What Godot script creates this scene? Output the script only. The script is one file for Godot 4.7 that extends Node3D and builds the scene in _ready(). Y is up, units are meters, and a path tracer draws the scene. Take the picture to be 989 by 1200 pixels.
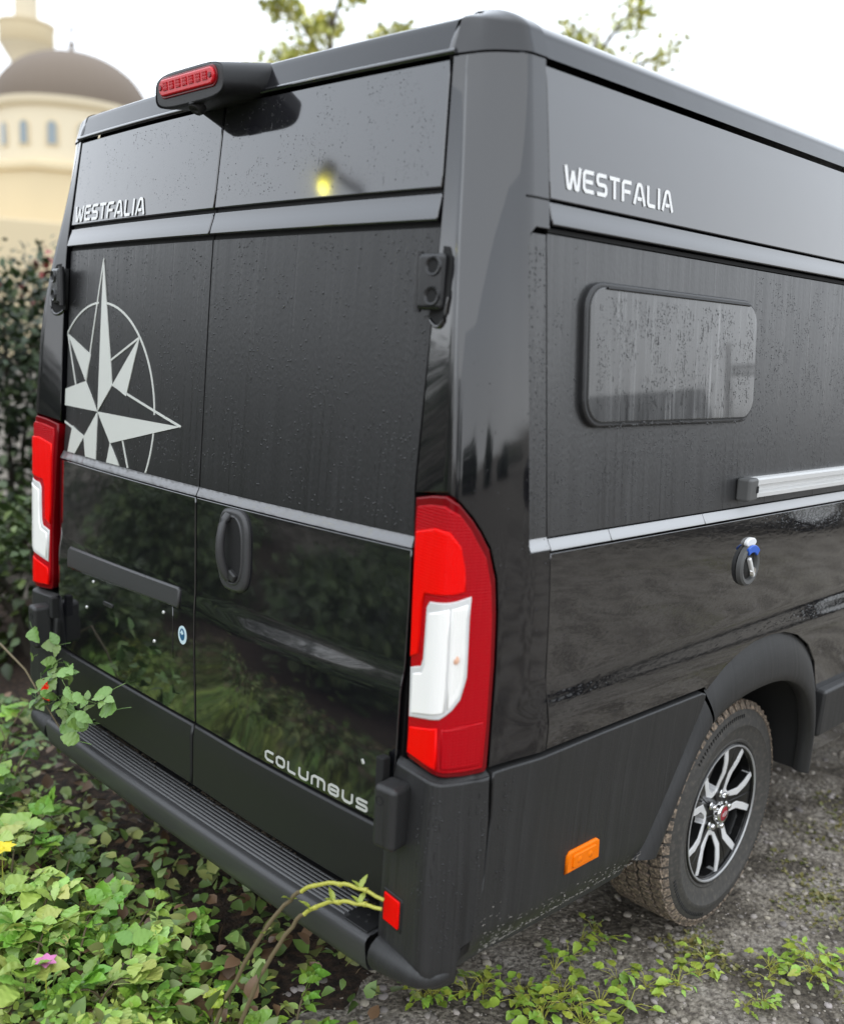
extends Node3D

# ------------------------------------------------------------------ mesh builder
class MB:
	var v := PackedVector3Array()
	var n := PackedVector3Array()
	var uv := PackedVector2Array()
	var col := PackedColorArray()
	var idx := PackedInt32Array()
	var tint = null
	func vert(p: Vector3, nn: Vector3, u := Vector2.ZERO) -> int:
		v.append(p)
		n.append(nn)
		uv.append(u)
		if tint != null:
			col.append(tint)
		return v.size() - 1
	func tri(a: int, b: int, c: int) -> void:
		var g := (v[b] - v[a]).cross(v[c] - v[a])
		if g.dot(n[a] + n[b] + n[c]) > 0.0:
			idx.append(a); idx.append(c); idx.append(b)
		else:
			idx.append(a); idx.append(b); idx.append(c)
	func quad(a: int, b: int, c: int, d: int) -> void:
		tri(a, b, c)
		tri(a, c, d)
	func mesh() -> ArrayMesh:
		var m := ArrayMesh.new()
		if idx.is_empty():
			return m
		var a := []
		a.resize(Mesh.ARRAY_MAX)
		a[Mesh.ARRAY_VERTEX] = v
		a[Mesh.ARRAY_NORMAL] = n
		a[Mesh.ARRAY_TEX_UV] = uv
		if tint != null:
			a[Mesh.ARRAY_COLOR] = col
		a[Mesh.ARRAY_INDEX] = idx
		m.add_surface_from_arrays(Mesh.PRIMITIVE_TRIANGLES, a)
		return m
	# ---- primitives appended in place
	func tube(pts: Array, r0: float, r1: float, sides := 8, cap := true) -> void:
		var last := -1
		var ref := Vector3.UP
		for i in pts.size():
			var t: Vector3 = (pts[min(i + 1, pts.size() - 1)] - pts[max(i - 1, 0)]).normalized()
			if absf(t.dot(ref)) > 0.93:
				ref = Vector3.RIGHT if absf(t.x) < 0.8 else Vector3.BACK
			var e1 := t.cross(ref).normalized()
			var e2 := e1.cross(t).normalized()
			var r := lerpf(r0, r1, float(i) / maxf(1.0, pts.size() - 1.0))
			var start := v.size()
			for k in sides + 1:
				var an := TAU * k / sides
				var d := e1 * cos(an) + e2 * sin(an)
				vert(pts[i] + d * r, d, Vector2(float(k) / sides, i * 0.2))
			if last >= 0:
				for k in sides:
					quad(last + k, last + k + 1, start + k + 1, start + k)
			if cap and (i == 0 or i == pts.size() - 1):
				var nn := -t if i == 0 else t
				var c := vert(pts[i], nn)
				var ring := v.size()
				for k in sides + 1:
					var an := TAU * k / sides
					vert(pts[i] + (e1 * cos(an) + e2 * sin(an)) * r, nn)
				for k in sides:
					tri(c, ring + k, ring + k + 1)
			last = start
	# profile: Vector2(radius, height) along axis y of xf
	func lathe(profile: Array, xf: Transform3D, segs := 48, rib := 0, rib_d := 0.0, a0 := 0.0, a1 := TAU) -> void:
		for i in profile.size() - 1:
			var p: Vector2 = profile[i]
			var q: Vector2 = profile[i + 1]
			if p.distance_to(q) < 1e-6:
				continue
			var nrm := Vector2(q.y - p.y, -(q.x - p.x)).normalized()
			var np := nrm
			var nq := nrm
			if i > 0:
				var o: Vector2 = profile[i - 1]
				var m := Vector2(p.y - o.y, -(p.x - o.x)).normalized()
				if m.dot(nrm) > 0.75:
					np = (m + nrm).normalized()
			if i + 2 < profile.size():
				var o2: Vector2 = profile[i + 2]
				var m2 := Vector2(o2.y - q.y, -(o2.x - q.x)).normalized()
				if m2.dot(nrm) > 0.75:
					nq = (m2 + nrm).normalized()
			var s := v.size()
			for k in segs + 1:
				var an := a0 + (a1 - a0) * k / segs
				var f := 1.0
				if rib > 0:
					f = 1.0 + rib_d * pow(absf(cos(an * rib * 0.5)), 8.0)
				var d := Vector3(cos(an), 0, sin(an))
				vert(xf * (d * p.x * f + Vector3(0, p.y, 0)), (xf.basis * (d * np.x + Vector3(0, np.y, 0))).normalized(), Vector2(float(k) / segs * 8.0, p.y))
				vert(xf * (d * q.x * f + Vector3(0, q.y, 0)), (xf.basis * (d * nq.x + Vector3(0, nq.y, 0))).normalized(), Vector2(float(k) / segs * 8.0, q.y))
			for k in segs:
				quad(s + 2 * k, s + 2 * k + 1, s + 2 * k + 3, s + 2 * k + 2)
	func rbox(h: Vector3, r: float, xf: Transform3D) -> void:
		r = minf(r, minf(h.x, minf(h.y, h.z)) * 0.98)
		var inn := h - Vector3.ONE * r
		for ax in 3:
			for sg in [-1.0, 1.0]:
				var b := (ax + 1) % 3
				var c := (ax + 2) % 3
				var s := v.size()
				var gb := [-h[b], -h[b] + r * 0.45, -inn[b], inn[b], h[b] - r * 0.45, h[b]]
				var gc := [-h[c], -h[c] + r * 0.45, -inn[c], inn[c], h[c] - r * 0.45, h[c]]
				for i in 6:
					for j in 6:
						var p := Vector3.ZERO
						p[ax] = h[ax] * sg
						p[b] = gb[i]
						p[c] = gc[j]
						var core := Vector3(clampf(p.x, -inn.x, inn.x), clampf(p.y, -inn.y, inn.y), clampf(p.z, -inn.z, inn.z))
						var nn := (p - core).normalized()
						vert(xf * (core + nn * r), (xf.basis * nn).normalized(), Vector2(p[b], p[c]))
				for i in 5:
					for j in 5:
						quad(s + i * 6 + j, s + i * 6 + j + 1, s + i * 6 + j + 7, s + i * 6 + j + 6)
	func grid(fn: Callable, nu: int, nv: int, flip := 1.0) -> void:
		var s := v.size()
		for i in nu + 1:
			for j in nv + 1:
				var a := float(i) / nu
				var b := float(j) / nv
				var e := 0.002
				var p: Vector3 = fn.call(a, b)
				var pu: Vector3 = fn.call(minf(a + e, 1.0), b)
				var pu2: Vector3 = fn.call(maxf(a - e, 0.0), b)
				var pv: Vector3 = fn.call(a, minf(b + e, 1.0))
				var pv2: Vector3 = fn.call(a, maxf(b - e, 0.0))
				vert(p, (pu - pu2).cross(pv - pv2).normalized() * flip, Vector2(a, b))
		for i in nu:
			for j in nv:
				quad(s + i * (nv + 1) + j, s + (i + 1) * (nv + 1) + j, s + (i + 1) * (nv + 1) + j + 1, s + i * (nv + 1) + j + 1)

# ------------------------------------------------------------------ small helpers
var rng := RandomNumberGenerator.new()
var M := {}
var van: Node3D
var used := {}

func tab(y: float, ys: Array, xs: Array) -> float:
	if y <= ys[0]:
		return xs[0]
	for i in ys.size() - 1:
		if y <= ys[i + 1]:
			var t: float = (y - ys[i]) / (ys[i + 1] - ys[i])
			return lerpf(xs[i], xs[i + 1], t)
	return xs[-1]

func numbered(called: String) -> String:
	if not used.has(called):
		used[called] = 0
		return called
	used[called] += 1
	return "%s_%03d" % [called, used[called]]

func part(called: String, mesh: Mesh, mat: Material, parent: Node) -> MeshInstance3D:
	var o := MeshInstance3D.new()
	o.name = called
	o.mesh = mesh
	if mat:
		o.material_override = mat
	if parent == self:
		o.name = numbered(called)
		add_child(o, true)
		return o
	var k := 0
	var want := called
	while parent.has_node(NodePath(want)):
		k += 1
		want = "%s_%03d" % [called, k]
	o.name = want
	parent.add_child(o, true)
	return o

func thing(called: String, label: String, category: String, at := Vector3.ZERO, turn := 0.0, group := "") -> Node3D:
	var o := Node3D.new()
	o.name = numbered(called)
	add_child(o, true)
	o.position = at
	o.rotation.y = turn
	tag(o, label, category, group)
	return o

func tag(o: Node, label: String, category: String, group := "") -> void:
	o.set_meta("label", label)
	o.set_meta("category", category)
	if group != "":
		o.set_meta("group", group)

func stuff(called: String, mesh: Mesh, mat: Material, xfs: Array, parent: Node, cols := []) -> MultiMeshInstance3D:
	var mm := MultiMesh.new()
	mm.transform_format = MultiMesh.TRANSFORM_3D
	mm.use_colors = not cols.is_empty()
	mm.mesh = mesh
	mm.instance_count = xfs.size()
	for i in xfs.size():
		mm.set_instance_transform(i, xfs[i])
		if not cols.is_empty():
			mm.set_instance_color(i, cols[i])
	var o := MultiMeshInstance3D.new()
	o.name = numbered(called) if parent == self else called
	o.multimesh = mm
	o.material_override = mat
	o.set_meta("kind", "stuff")
	parent.add_child(o, true)
	return o

func densify(ol: PackedVector2Array, step: Vector2) -> PackedVector2Array:
	var r := PackedVector2Array()
	for i in ol.size():
		var a := ol[i]
		var b := ol[(i + 1) % ol.size()]
		var d := b - a
		var k := int(ceil(maxf(absf(d.x) / step.x, absf(d.y) / step.y)))
		k = maxi(k, 1)
		for j in k:
			r.append(a + d * (float(j) / k))
	return r

func nrm(fn: Callable, p: Vector2) -> Vector3:
	var e := 0.004
	var a: Vector3 = fn.call(p + Vector2(e, 0))
	var b: Vector3 = fn.call(p - Vector2(e, 0))
	var c: Vector3 = fn.call(p + Vector2(0, e))
	var d: Vector3 = fn.call(p - Vector2(0, e))
	return (a - b).cross(c - d).normalized()

func inset(pts: PackedVector2Array, bev: Vector2) -> PackedVector2Array:
	var r := PackedVector2Array()
	var m := pts.size()
	for i in m:
		var d0 := (pts[i] - pts[(i + m - 1) % m]).normalized()
		var d1 := (pts[(i + 1) % m] - pts[i]).normalized()
		var n0 := Vector2(-d0.y, d0.x)
		var n1 := Vector2(-d1.y, d1.x)
		var k := (n0 + n1).normalized()
		r.append(pts[i] + k * bev / maxf(0.45, k.dot(n0)))
	return r

# a plate that follows the surface fn(p): outline in the parameters of fn, thick, with a small chamfer
func sheet_into(mb: MB, ol: PackedVector2Array, fn: Callable, off: float, thick: float, bev: float, cell: Vector2, metric := Vector2.ONE) -> void:
	if Geometry2D.is_polygon_clockwise(ol):
		ol = ol.duplicate()
		ol.reverse()
	var pts := densify(ol, cell)
	var inn := inset(pts, Vector2(bev, bev) * metric) if bev > 0.0 else pts
	var lo := inn[0]
	var hi := inn[0]
	for p in inn:
		lo = lo.min(p)
		hi = hi.max(p)
	var nx := maxi(1, int(ceil((hi.x - lo.x) / cell.x)))
	var ny := maxi(1, int(ceil((hi.y - lo.y) / cell.y)))
	var cs := Vector2((hi.x - lo.x) / nx, (hi.y - lo.y) / ny)
	for i in nx:
		# first cut a column, then its cells
		var x0 := lo.x + cs.x * i
		var colp := [inn] if nx == 1 else Geometry2D.intersect_polygons(inn, PackedVector2Array([Vector2(x0, lo.y - 1), Vector2(x0 + cs.x, lo.y - 1), Vector2(x0 + cs.x, hi.y + 1), Vector2(x0, hi.y + 1)]))
		for cp in colp:
			var y_lo := 1e9
			var y_hi := -1e9
			for p in cp:
				y_lo = minf(y_lo, p.y)
				y_hi = maxf(y_hi, p.y)
			for j in ny:
				var y0 := lo.y + cs.y * j
				if y0 > y_hi or y0 + cs.y < y_lo:
					continue
				var cells := [cp] if ny == 1 else Geometry2D.intersect_polygons(cp, PackedVector2Array([Vector2(x0 - 1, y0), Vector2(x0 + cs.x + 1, y0), Vector2(x0 + cs.x + 1, y0 + cs.y), Vector2(x0 - 1, y0 + cs.y)]))
				for poly in cells:
					if poly.size() < 3:
						continue
					var t := Geometry2D.triangulate_polygon(poly)
					if t.is_empty():
						continue
					var s := mb.v.size()
					for p in poly:
						var nn := nrm(fn, p)
						mb.vert(fn.call(p) + nn * off, nn, p)
					for k in range(0, t.size(), 3):
						mb.tri(s + t[k], s + t[k + 1], s + t[k + 2])
	var m := pts.size()
	var s := mb.v.size()
	for i in m + 1:
		var o := pts[i % m]
		var q := inn[i % m]
		var no := nrm(fn, o)
		var po: Vector3 = fn.call(o)
		var d0 := (pts[(i + 1) % m] - pts[(i + m - 1) % m])
		var oo := o + Vector2(d0.y, -d0.x).normalized() * 0.004 * metric
		var od: Vector3 = fn.call(oo) - po
		od = (od - no * od.dot(no)).normalized()
		var nq := nrm(fn, q)
		mb.vert(fn.call(q) + nq * off, (nq + od * 0.25).normalized(), q)
		mb.vert(po + no * (off - bev * 0.8), (no * 0.35 + od).normalized(), o)
		mb.vert(po + no * (off - bev * 0.8), od, o)
		mb.vert(po + no * (off - thick), od, o)
	for i in m:
		var a := s + i * 4
		var b := a + 4
		if bev > 0.0:
			mb.quad(a, b, b + 1, a + 1)
		mb.quad(a + 2, b + 2, b + 3, a + 3)

func sheet(ol: PackedVector2Array, fn: Callable, off: float, thick: float, bev: float, cell: Vector2, metric := Vector2.ONE) -> ArrayMesh:
	var mb := MB.new()
	sheet_into(mb, ol, fn, off, thick, bev, cell, metric)
	return mb.mesh()

func mirrored(mesh: ArrayMesh) -> ArrayMesh:
	var r := ArrayMesh.new()
	for s in mesh.get_surface_count():
		var a := mesh.surface_get_arrays(s)
		var vv: PackedVector3Array = a[Mesh.ARRAY_VERTEX]
		var nn: PackedVector3Array = a[Mesh.ARRAY_NORMAL]
		var ii: PackedInt32Array = a[Mesh.ARRAY_INDEX]
		for i in vv.size():
			vv[i].x = -vv[i].x
			nn[i].x = -nn[i].x
		for i in range(0, ii.size(), 3):
			var t := ii[i]
			ii[i] = ii[i + 1]
			ii[i + 1] = t
		a[Mesh.ARRAY_VERTEX] = vv
		a[Mesh.ARRAY_NORMAL] = nn
		a[Mesh.ARRAY_INDEX] = ii
		r.add_surface_from_arrays(Mesh.PRIMITIVE_TRIANGLES, a)
	return r

func rect(x0: float, y0: float, x1: float, y1: float) -> PackedVector2Array:
	return PackedVector2Array([Vector2(x0, y0), Vector2(x1, y0), Vector2(x1, y1), Vector2(x0, y1)])

func rrect(x0: float, y0: float, x1: float, y1: float, r: float, k := 6) -> PackedVector2Array:
	var o := PackedVector2Array()
	for c in [[x1 - r, y0 + r, -PI / 2], [x1 - r, y1 - r, 0.0], [x0 + r, y1 - r, PI / 2], [x0 + r, y0 + r, PI]]:
		for i in k + 1:
			var an: float = c[2] + PI / 2 * i / k
			o.append(Vector2(c[0] + cos(an) * r, c[1] + sin(an) * r))
	return o

func ellipse(c: Vector2, rx: float, ry: float, k := 28, pw := 1.0) -> PackedVector2Array:
	var o := PackedVector2Array()
	for i in k:
		var an := TAU * i / k
		o.append(c + Vector2(signf(cos(an)) * pow(absf(cos(an)), pw) * rx, signf(sin(an)) * pow(absf(sin(an)), pw) * ry))
	return o

func poly(a: Array) -> PackedVector2Array:
	var o := PackedVector2Array()
	for i in range(0, a.size(), 2):
		o.append(Vector2(a[i], a[i + 1]))
	return o

func flat_fn(xf: Transform3D) -> Callable:
	return func(p: Vector2) -> Vector3: return xf * Vector3(p.x, p.y, 0)

# ------------------------------------------------------------------ the van's surfaces (metres; rear towards +z, right side +x)
const RY := [0.40, 0.70, 0.88, 1.36, 1.80, 2.015, 2.34, 2.42]
const RAX := [0.785, 0.79, 0.80, 0.801, 0.81, 0.814, 0.787, 0.78]
const RAZ := [-0.015, -0.018, -0.02, -0.031, -0.055, -0.068, -0.108, -0.12]
const RBU := [0.01, 0.012, 0.018, 0.03, 0.03, 0.03, 0.03, 0.03]
const SYT := [0.40, 0.87, 0.96, 1.2, 1.31, 2.015, 2.24, 2.33, 2.36]
const SXT := [0.985, 1.005, 1.007, 1.008, 1.005, 0.962, 0.942, 0.932, 0.928]
const BYT := [0.40, 0.88, 1.478, 1.777, 1.96, 2.116, 2.36]
const BXT := [0.958, 0.956, 0.946, 0.92, 0.889, 0.86, 0.817]
const BZT := [0.004, 0.004, -0.005, -0.021, -0.048, -0.08, -0.121]

func smooth(y: float, t: Array, x: Array) -> float:
	# average a little so that the tables do not show as facets
	return (tab(y - 0.06, t, x) + tab(y - 0.03, t, x) + tab(y, t, x) + tab(y + 0.03, t, x) + tab(y + 0.06, t, x)) / 5.0

func swage(y: float) -> float:
	return 0.016 * (1.0 - smoothstep(0.955, 1.06, y)) - 0.009 * (1.0 - smoothstep(0.72, 0.98, y))

func rear(p: Vector2) -> Vector3:
	var u := 1.0 - pow(p.x / 0.8, 2.0)
	return Vector3(p.x, p.y, smooth(p.y, RY, RAZ) + smooth(p.y, RY, RBU) * u)

func rear_low(p: Vector2) -> Vector3:
	var r := rear(p)
	var w := 0.25 + 0.75 * smoothstep(0.03, 0.32, p.x)
	var sw := 0.014 * (1.0 - smoothstep(1.015, 1.085, p.y)) - 0.006 * (1.0 - smoothstep(0.72, 0.98, p.y))
	return r + Vector3(0, 0, sw * w * (1.0 - 0.3 * smoothstep(0.5, 0.8, p.x)))

func side_x(y: float, z: float) -> float:
	return smooth(y, SYT, SXT) + 0.056 * clampf(-z - 0.26, -0.1, 1.8)

func side(p: Vector2) -> Vector3:      # p = (-z, y)
	return Vector3(side_x(p.y, -p.x), p.y, -p.x)

func side_low(p: Vector2) -> Vector3:
	return side(p) + Vector3(swage(p.y + 0.01), 0, 0)

func seam_z(y: float) -> float:
	return lerpf(-0.285, -0.235, clampf((y - 0.9) / 1.43, -0.4, 1.1))

func pillar_pt(s: float, y: float) -> Vector2:
	var a := Vector2(smooth(y, RY, RAX) + 0.004, smooth(y, RY, RAZ))
	var b := Vector2(smooth(y, BYT, BXT), smooth(y, BYT, BZT))
	var zd := lerpf(-0.205, -0.18, clampf((y - 1.33) / 0.67, 0.0, 1.0))
	var d := Vector2(side_x(y, zd), zd)
	var ze := seam_z(y)
	var e := Vector2(side_x(y, ze), ze)
	var bd := d - b
	var c := b + 0.4 * bd + Vector2(-bd.y, bd.x).normalized() * 0.015
	var ps := [a, b, c, d, e]
	var lin := func(t: float) -> Vector2:
		if t > 4.0:
			var z := ze - (t - 4.0) * 0.1
			return Vector2(side_x(y, z), z)
		var i := clampi(int(floor(t)), 0, 3)
		return ps[i] + (ps[i + 1] - ps[i]) * (t - i)
	for kw in [[1, 0.22], [2, 0.45], [3, 0.25]]:
		var k: float = kw[0]
		var w: float = kw[1]
		if absf(s - k) < w:
			var t := (s - k + w) / (2.0 * w)
			var l0: Vector2 = lin.call(k - w)
			var l1: Vector2 = lin.call(k + w)
			var mid: Vector2 = ps[int(k)]
			return l0 * (1 - t) * (1 - t) + mid * 2.0 * t * (1 - t) + l1 * t * t
	return lin.call(s)

func pillar(p: Vector2) -> Vector3:    # p = (s, y)
	var q := pillar_pt(p.x, p.y)
	return Vector3(q.x + swage(p.y + 0.01) * smoothstep(2.4, 3.9, p.x), p.y, q.y)

func s_of(z: float, y: float) -> float:
	return 4.0 + (seam_z(y) - z) / 0.1

func bumper_fn(p: Vector2) -> Vector3:   # the rear corner of the bumper: bulges outwards at mid height and rolls under at the foot
	var r := pillar(Vector2(p.x, p.y))
	var w := 1.0 - smoothstep(2.0, 4.0, p.x)
	var roll := 1.0 - smoothstep(0.36, 0.46, p.y)
	var n := Vector3(0.35, 0, 1).normalized() if p.x < 2.0 else Vector3(1, 0, 0.35).normalized()
	return r + n * (0.010 + 0.012 * smoothstep(0.86, 0.6, p.y) * w) - n * 0.05 * roll * roll

# ------------------------------------------------------------------ materials
func noise_tex(seed_: int, freq: float, oct := 3, kind := FastNoiseLite.TYPE_SIMPLEX_SMOOTH, size := 512) -> NoiseTexture2D:
	var f := FastNoiseLite.new()
	f.seed = seed_
	f.noise_type = kind
	f.frequency = freq
	f.fractal_octaves = oct
	var t := NoiseTexture2D.new()
	t.width = size
	t.height = size
	t.seamless = true
	t.noise = f
	return t

func ramp(cols: Array, offs: Array) -> Gradient:
	var g := Gradient.new()
	g.offsets = PackedFloat32Array(offs)
	g.colors = PackedColorArray(cols)
	return g

func mat(c: Color, rough: float, metal := 0.0) -> StandardMaterial3D:
	var m := StandardMaterial3D.new()
	m.albedo_color = c.linear_to_srgb()
	m.roughness = rough
	m.metallic = metal
	return m

func tri(m: StandardMaterial3D, s: Vector3) -> void:
	m.uv1_triplanar = true
	m.uv1_scale = s

func bumpy(m: StandardMaterial3D, seed_: int, freq: float, strength: float, s: float, oct := 3) -> void:
	var t := noise_tex(seed_, freq, oct)
	t.as_normal_map = true
	t.bump_strength = 4.0
	m.normal_enabled = true
	m.normal_texture = t
	m.normal_scale = strength
	tri(m, Vector3(s, s, s))

# streaks left by rain running down: columns of random wetness that start and fade at random heights
func streak_image(seed_: int, lo: float, hi: float, count: int) -> ImageTexture:
	var r := RandomNumberGenerator.new()
	r.seed = seed_
	var w := 512
	var acc := PackedFloat32Array()
	acc.resize(w * w)
	for k in count:
		var x := r.randi_range(0, w - 1)
		var y0 := r.randi_range(0, w - 1)
		var ln := r.randi_range(60, 460)
		var wd := r.randi_range(0, 3) if r.randf() < 0.8 else r.randi_range(4, 14)
		var amp := r.randf_range(-1.0, 1.0) * (1.0 if wd < 4 else 0.6)
		for j in ln:
			if j % 23 == 0 and r.randf() < 0.3:
				x += r.randi_range(-1, 1)
			var f := minf(1.0, minf(j / 30.0, (ln - j) / 60.0))
			for i in range(-wd, wd + 1):
				var e := 1.0 - absf(i) / (wd + 1.0)
				acc[((y0 + j) % w) * w + posmod(x + i, w)] += amp * f * e
	var im := Image.create(w, w, false, Image.FORMAT_RGB8)
	for y in w:
		for x in w:
			var a := clampf(0.5 + 0.34 * acc[y * w + x] + r.randf_range(-0.04, 0.04), 0.0, 1.0)
			var g := lerpf(lo, hi, a)
			im.set_pixel(x, y, Color(g, g, g))
	im.generate_mipmaps()
	return ImageTexture.create_from_image(im)

func foliage(c: Color, rough := 0.5, back := 0.35) -> StandardMaterial3D:
	var m := mat(c, rough)
	m.vertex_color_use_as_albedo = true
	m.backlight_enabled = true
	m.backlight = Color(back * 0.8, back, back * 0.3)
	m.cull_mode = BaseMaterial3D.CULL_DISABLED
	return m

# small moulded prisms of a lamp lens
func facet_map() -> ImageTexture:
	var im := Image.create(64, 64, false, Image.FORMAT_RGB8)
	for y in 64:
		for x in 64:
			var u := fposmod(x / 16.0, 1.0) * 2.0 - 1.0
			var v := fposmod(y / 16.0, 1.0) * 2.0 - 1.0
			var n := Vector3(u * 0.5, v * 0.5, 1.0).normalized()
			im.set_pixel(x, y, Color(n.x * 0.5 + 0.5, n.y * 0.5 + 0.5, n.z * 0.5 + 0.5))
	return ImageTexture.create_from_image(im)

func faceted(m: StandardMaterial3D, strength: float) -> void:
	m.normal_enabled = true
	m.normal_texture = M.facets
	m.normal_scale = strength
	tri(m, Vector3(38, 38, 38))

func make_materials() -> void:
	M.facets = facet_map()
	var p := mat(Color(0.006, 0.006, 0.0075), 0.08)
	p.clearcoat_enabled = true
	p.clearcoat = 1.0
	p.clearcoat_roughness = 0.03
	p.metallic_specular = 0.7
	bumpy(p, 3, 0.012, 0.07, 1.6, 2)
	M.paint = p
	var pu := mat(Color(0.013, 0.013, 0.0155), 0.08)
	pu.clearcoat_enabled = true
	pu.clearcoat = 1.0
	pu.clearcoat_roughness = 0.05
	pu.metallic_specular = 0.72
	bumpy(pu, 4, 0.01, 0.03, 1.1, 2)
	M.paint_up = pu
	var ro := mat(Color(0.006, 0.006, 0.0075), 0.16)
	ro.metallic_specular = 0.45
	ro.clearcoat_enabled = true
	ro.clearcoat = 0.35
	ro.clearcoat_roughness = 0.05
	bumpy(ro, 14, 0.01, 0.05, 1.1, 2)
	M.paint_roof = ro
	var pp := mat(Color(0.005, 0.005, 0.0065), 0.07)
	pp.metallic_specular = 0.55
	pp.clearcoat_enabled = true
	pp.clearcoat = 0.7
	pp.clearcoat_roughness = 0.03
	bumpy(pp, 16, 0.012, 0.05, 1.6, 2)
	M.paint_pillar = pp
	var fr := mat(Color(0.017, 0.017, 0.0175), 1.0)
	fr.roughness_texture = streak_image(7, 0.24, 0.46, 520)
	fr.roughness_texture_channel = BaseMaterial3D.TEXTURE_CHANNEL_RED
	bumpy(fr, 15, 0.12, 0.05, 1.3, 3)
	fr.uv1_scale = Vector3(1.9, 0.9, 1.9)
	M.film_rear = fr
	var plo := mat(Color(0.005, 0.005, 0.006), 0.05)
	plo.clearcoat_enabled = true
	plo.clearcoat = 1.0
	plo.clearcoat_roughness = 0.02
	plo.metallic_specular = 0.75
	bumpy(plo, 13, 0.03, 0.12, 1.6, 2)
	plo.uv1_scale = Vector3(1.5, 4.6, 1.5)
	M.paint_low = plo
	var f := mat(Color(0.024, 0.024, 0.0245), 1.0)
	f.metallic_specular = 0.68
	f.roughness_texture = streak_image(7, 0.24, 0.46, 520)
	f.roughness_texture_channel = BaseMaterial3D.TEXTURE_CHANNEL_RED
	bumpy(f, 5, 0.12, 0.05, 1.3, 3)
	f.uv1_scale = Vector3(1.9, 0.9, 1.9)
	M.film = f
	M.dark = mat(Color(0.006, 0.006, 0.006), 0.85)
	var pl := mat(Color(1, 1, 1), 1.0)
	pl.albedo_texture = streak_image(19, 0.125, 0.195, 500)
	pl.roughness_texture = streak_image(17, 0.36, 0.58, 420)
	pl.roughness_texture_channel = BaseMaterial3D.TEXTURE_CHANNEL_RED
	bumpy(pl, 6, 0.35, 0.12, 3.0, 4)
	pl.uv1_scale = Vector3(2.6, 1.0, 2.6)
	M.plastic = pl
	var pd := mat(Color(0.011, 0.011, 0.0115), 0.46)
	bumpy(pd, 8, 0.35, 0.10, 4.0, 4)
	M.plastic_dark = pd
	var rub := mat(Color(0.012, 0.012, 0.012), 0.6)
	M.rubber = rub
	var ty := mat(Color(1, 1, 1), 0.78)
	var tt := noise_tex(21, 0.02, 5)
	tt.color_ramp = ramp([Color(0.042, 0.040, 0.037).linear_to_srgb(), Color(0.060, 0.056, 0.050).linear_to_srgb(), Color(0.13, 0.112, 0.092).linear_to_srgb()], [0.0, 0.6, 1.0])
	ty.albedo_texture = tt
	bumpy(ty, 22, 0.3, 0.2, 4.0)
	M.tyre = ty
	var tm := mat(Color(1, 1, 1), 0.85)
	var mt := noise_tex(23, 0.03, 5)
	mt.color_ramp = ramp([Color(0.06, 0.05, 0.042).linear_to_srgb(), Color(0.15, 0.118, 0.09).linear_to_srgb(), Color(0.46, 0.35, 0.25).linear_to_srgb()], [0.2, 0.5, 0.85])
	tm.albedo_texture = mt
	bumpy(tm, 24, 0.3, 0.4, 5.0)
	M.tread = tm
	M.rim_black = mat(Color(0.008, 0.008, 0.008), 0.28)
	M.alloy = mat(Color(0.88, 0.88, 0.88), 0.38, 0.35)
	M.chrome = mat(Color(0.9, 0.9, 0.9), 0.12, 1.0)
	M.steel = mat(Color(0.35, 0.34, 0.33), 0.45, 1.0)
	var al := mat(Color(0.74, 0.74, 0.73), 0.42, 0.25)
	M.alu = al
	M.strip = mat(Color(0.40, 0.405, 0.41), 0.35, 0.2)
	var red := mat(Color(0.85, 0.002, 0.001), 0.28)
	red.metallic_specular = 0.28
	faceted(red, 0.55)
	M.lens_red = red
	var red2 := mat(Color(0.16, 0.001, 0.004), 0.12)
	red2.metallic_specular = 0.4
	M.lens_dark = red2
	var red3 := mat(Color(0.42, 0.001, 0.006), 0.22)
	red3.metallic_specular = 0.3
	faceted(red3, 0.8)
	M.lens_mid = red3
	M.lens_bar = mat(Color(0.55, 0.006, 0.014), 0.2)
	var cl := mat(Color(0.95, 0.94, 0.90), 0.16, 0.0)
	cl.clearcoat_enabled = true
	cl.clearcoat = 1.0
	cl.clearcoat_roughness = 0.03
	faceted(cl, 0.22)
	M.lens_clear = cl
	var am := mat(Color(0.90, 0.19, 0.002), 0.2)
	am.metallic_specular = 0.3
	M.lens_amber = am
	var gl := mat(Color(1, 1, 1), 1.0)
	gl.albedo_texture = streak_image(41, -0.08, 0.50, 260)
	gl.roughness_texture = streak_image(41, 0.05, 0.45, 300)
	gl.roughness_texture_channel = BaseMaterial3D.TEXTURE_CHANNEL_RED
	tri(gl, Vector3(1.3, 1.9, 1.3))
	gl.metallic_specular = 0.5
	gl.clearcoat_enabled = true
	gl.clearcoat = 0.9
	gl.clearcoat_roughness = 0.02
	M.pane = gl
	M.bulb = mat(Color(0.62, 0.36, 0.24), 0.3)
	M.white_decal = mat(Color(0.80, 0.80, 0.79), 0.4)
	var em := mat(Color(0.56, 0.57, 0.53), 0.42)
	bumpy(em, 31, 0.4, 0.05, 6.0)
	M.silver_decal = em
	M.grey_letter = mat(Color(0.50, 0.51, 0.47), 0.38)
	M.blue = mat(Color(0.03, 0.12, 0.55), 0.25)
	M.sticker = mat(Color(0.55, 0.68, 0.72), 0.35)
	M.sticker_blue = mat(Color(0.02, 0.10, 0.20), 0.35)
	M.bolt = mat(Color(0.7, 0.7, 0.68), 0.35, 0.6)
	M.cap_red = mat(Color(0.33, 0.02, 0.035), 0.25)
	var dr := mat(Color(0.02, 0.02, 0.021), 0.05)
	M.drop = dr
	var sd := mat(Color(0.035, 0.028, 0.02), 0.9)
	M.dirt = sd
	var ld := mat(Color(0.20, 0.20, 0.205), 0.22, 0.5)
	bumpy(ld, 71, 0.012, 1.0, 4.0, 2)
	M.ledge = ld
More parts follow.
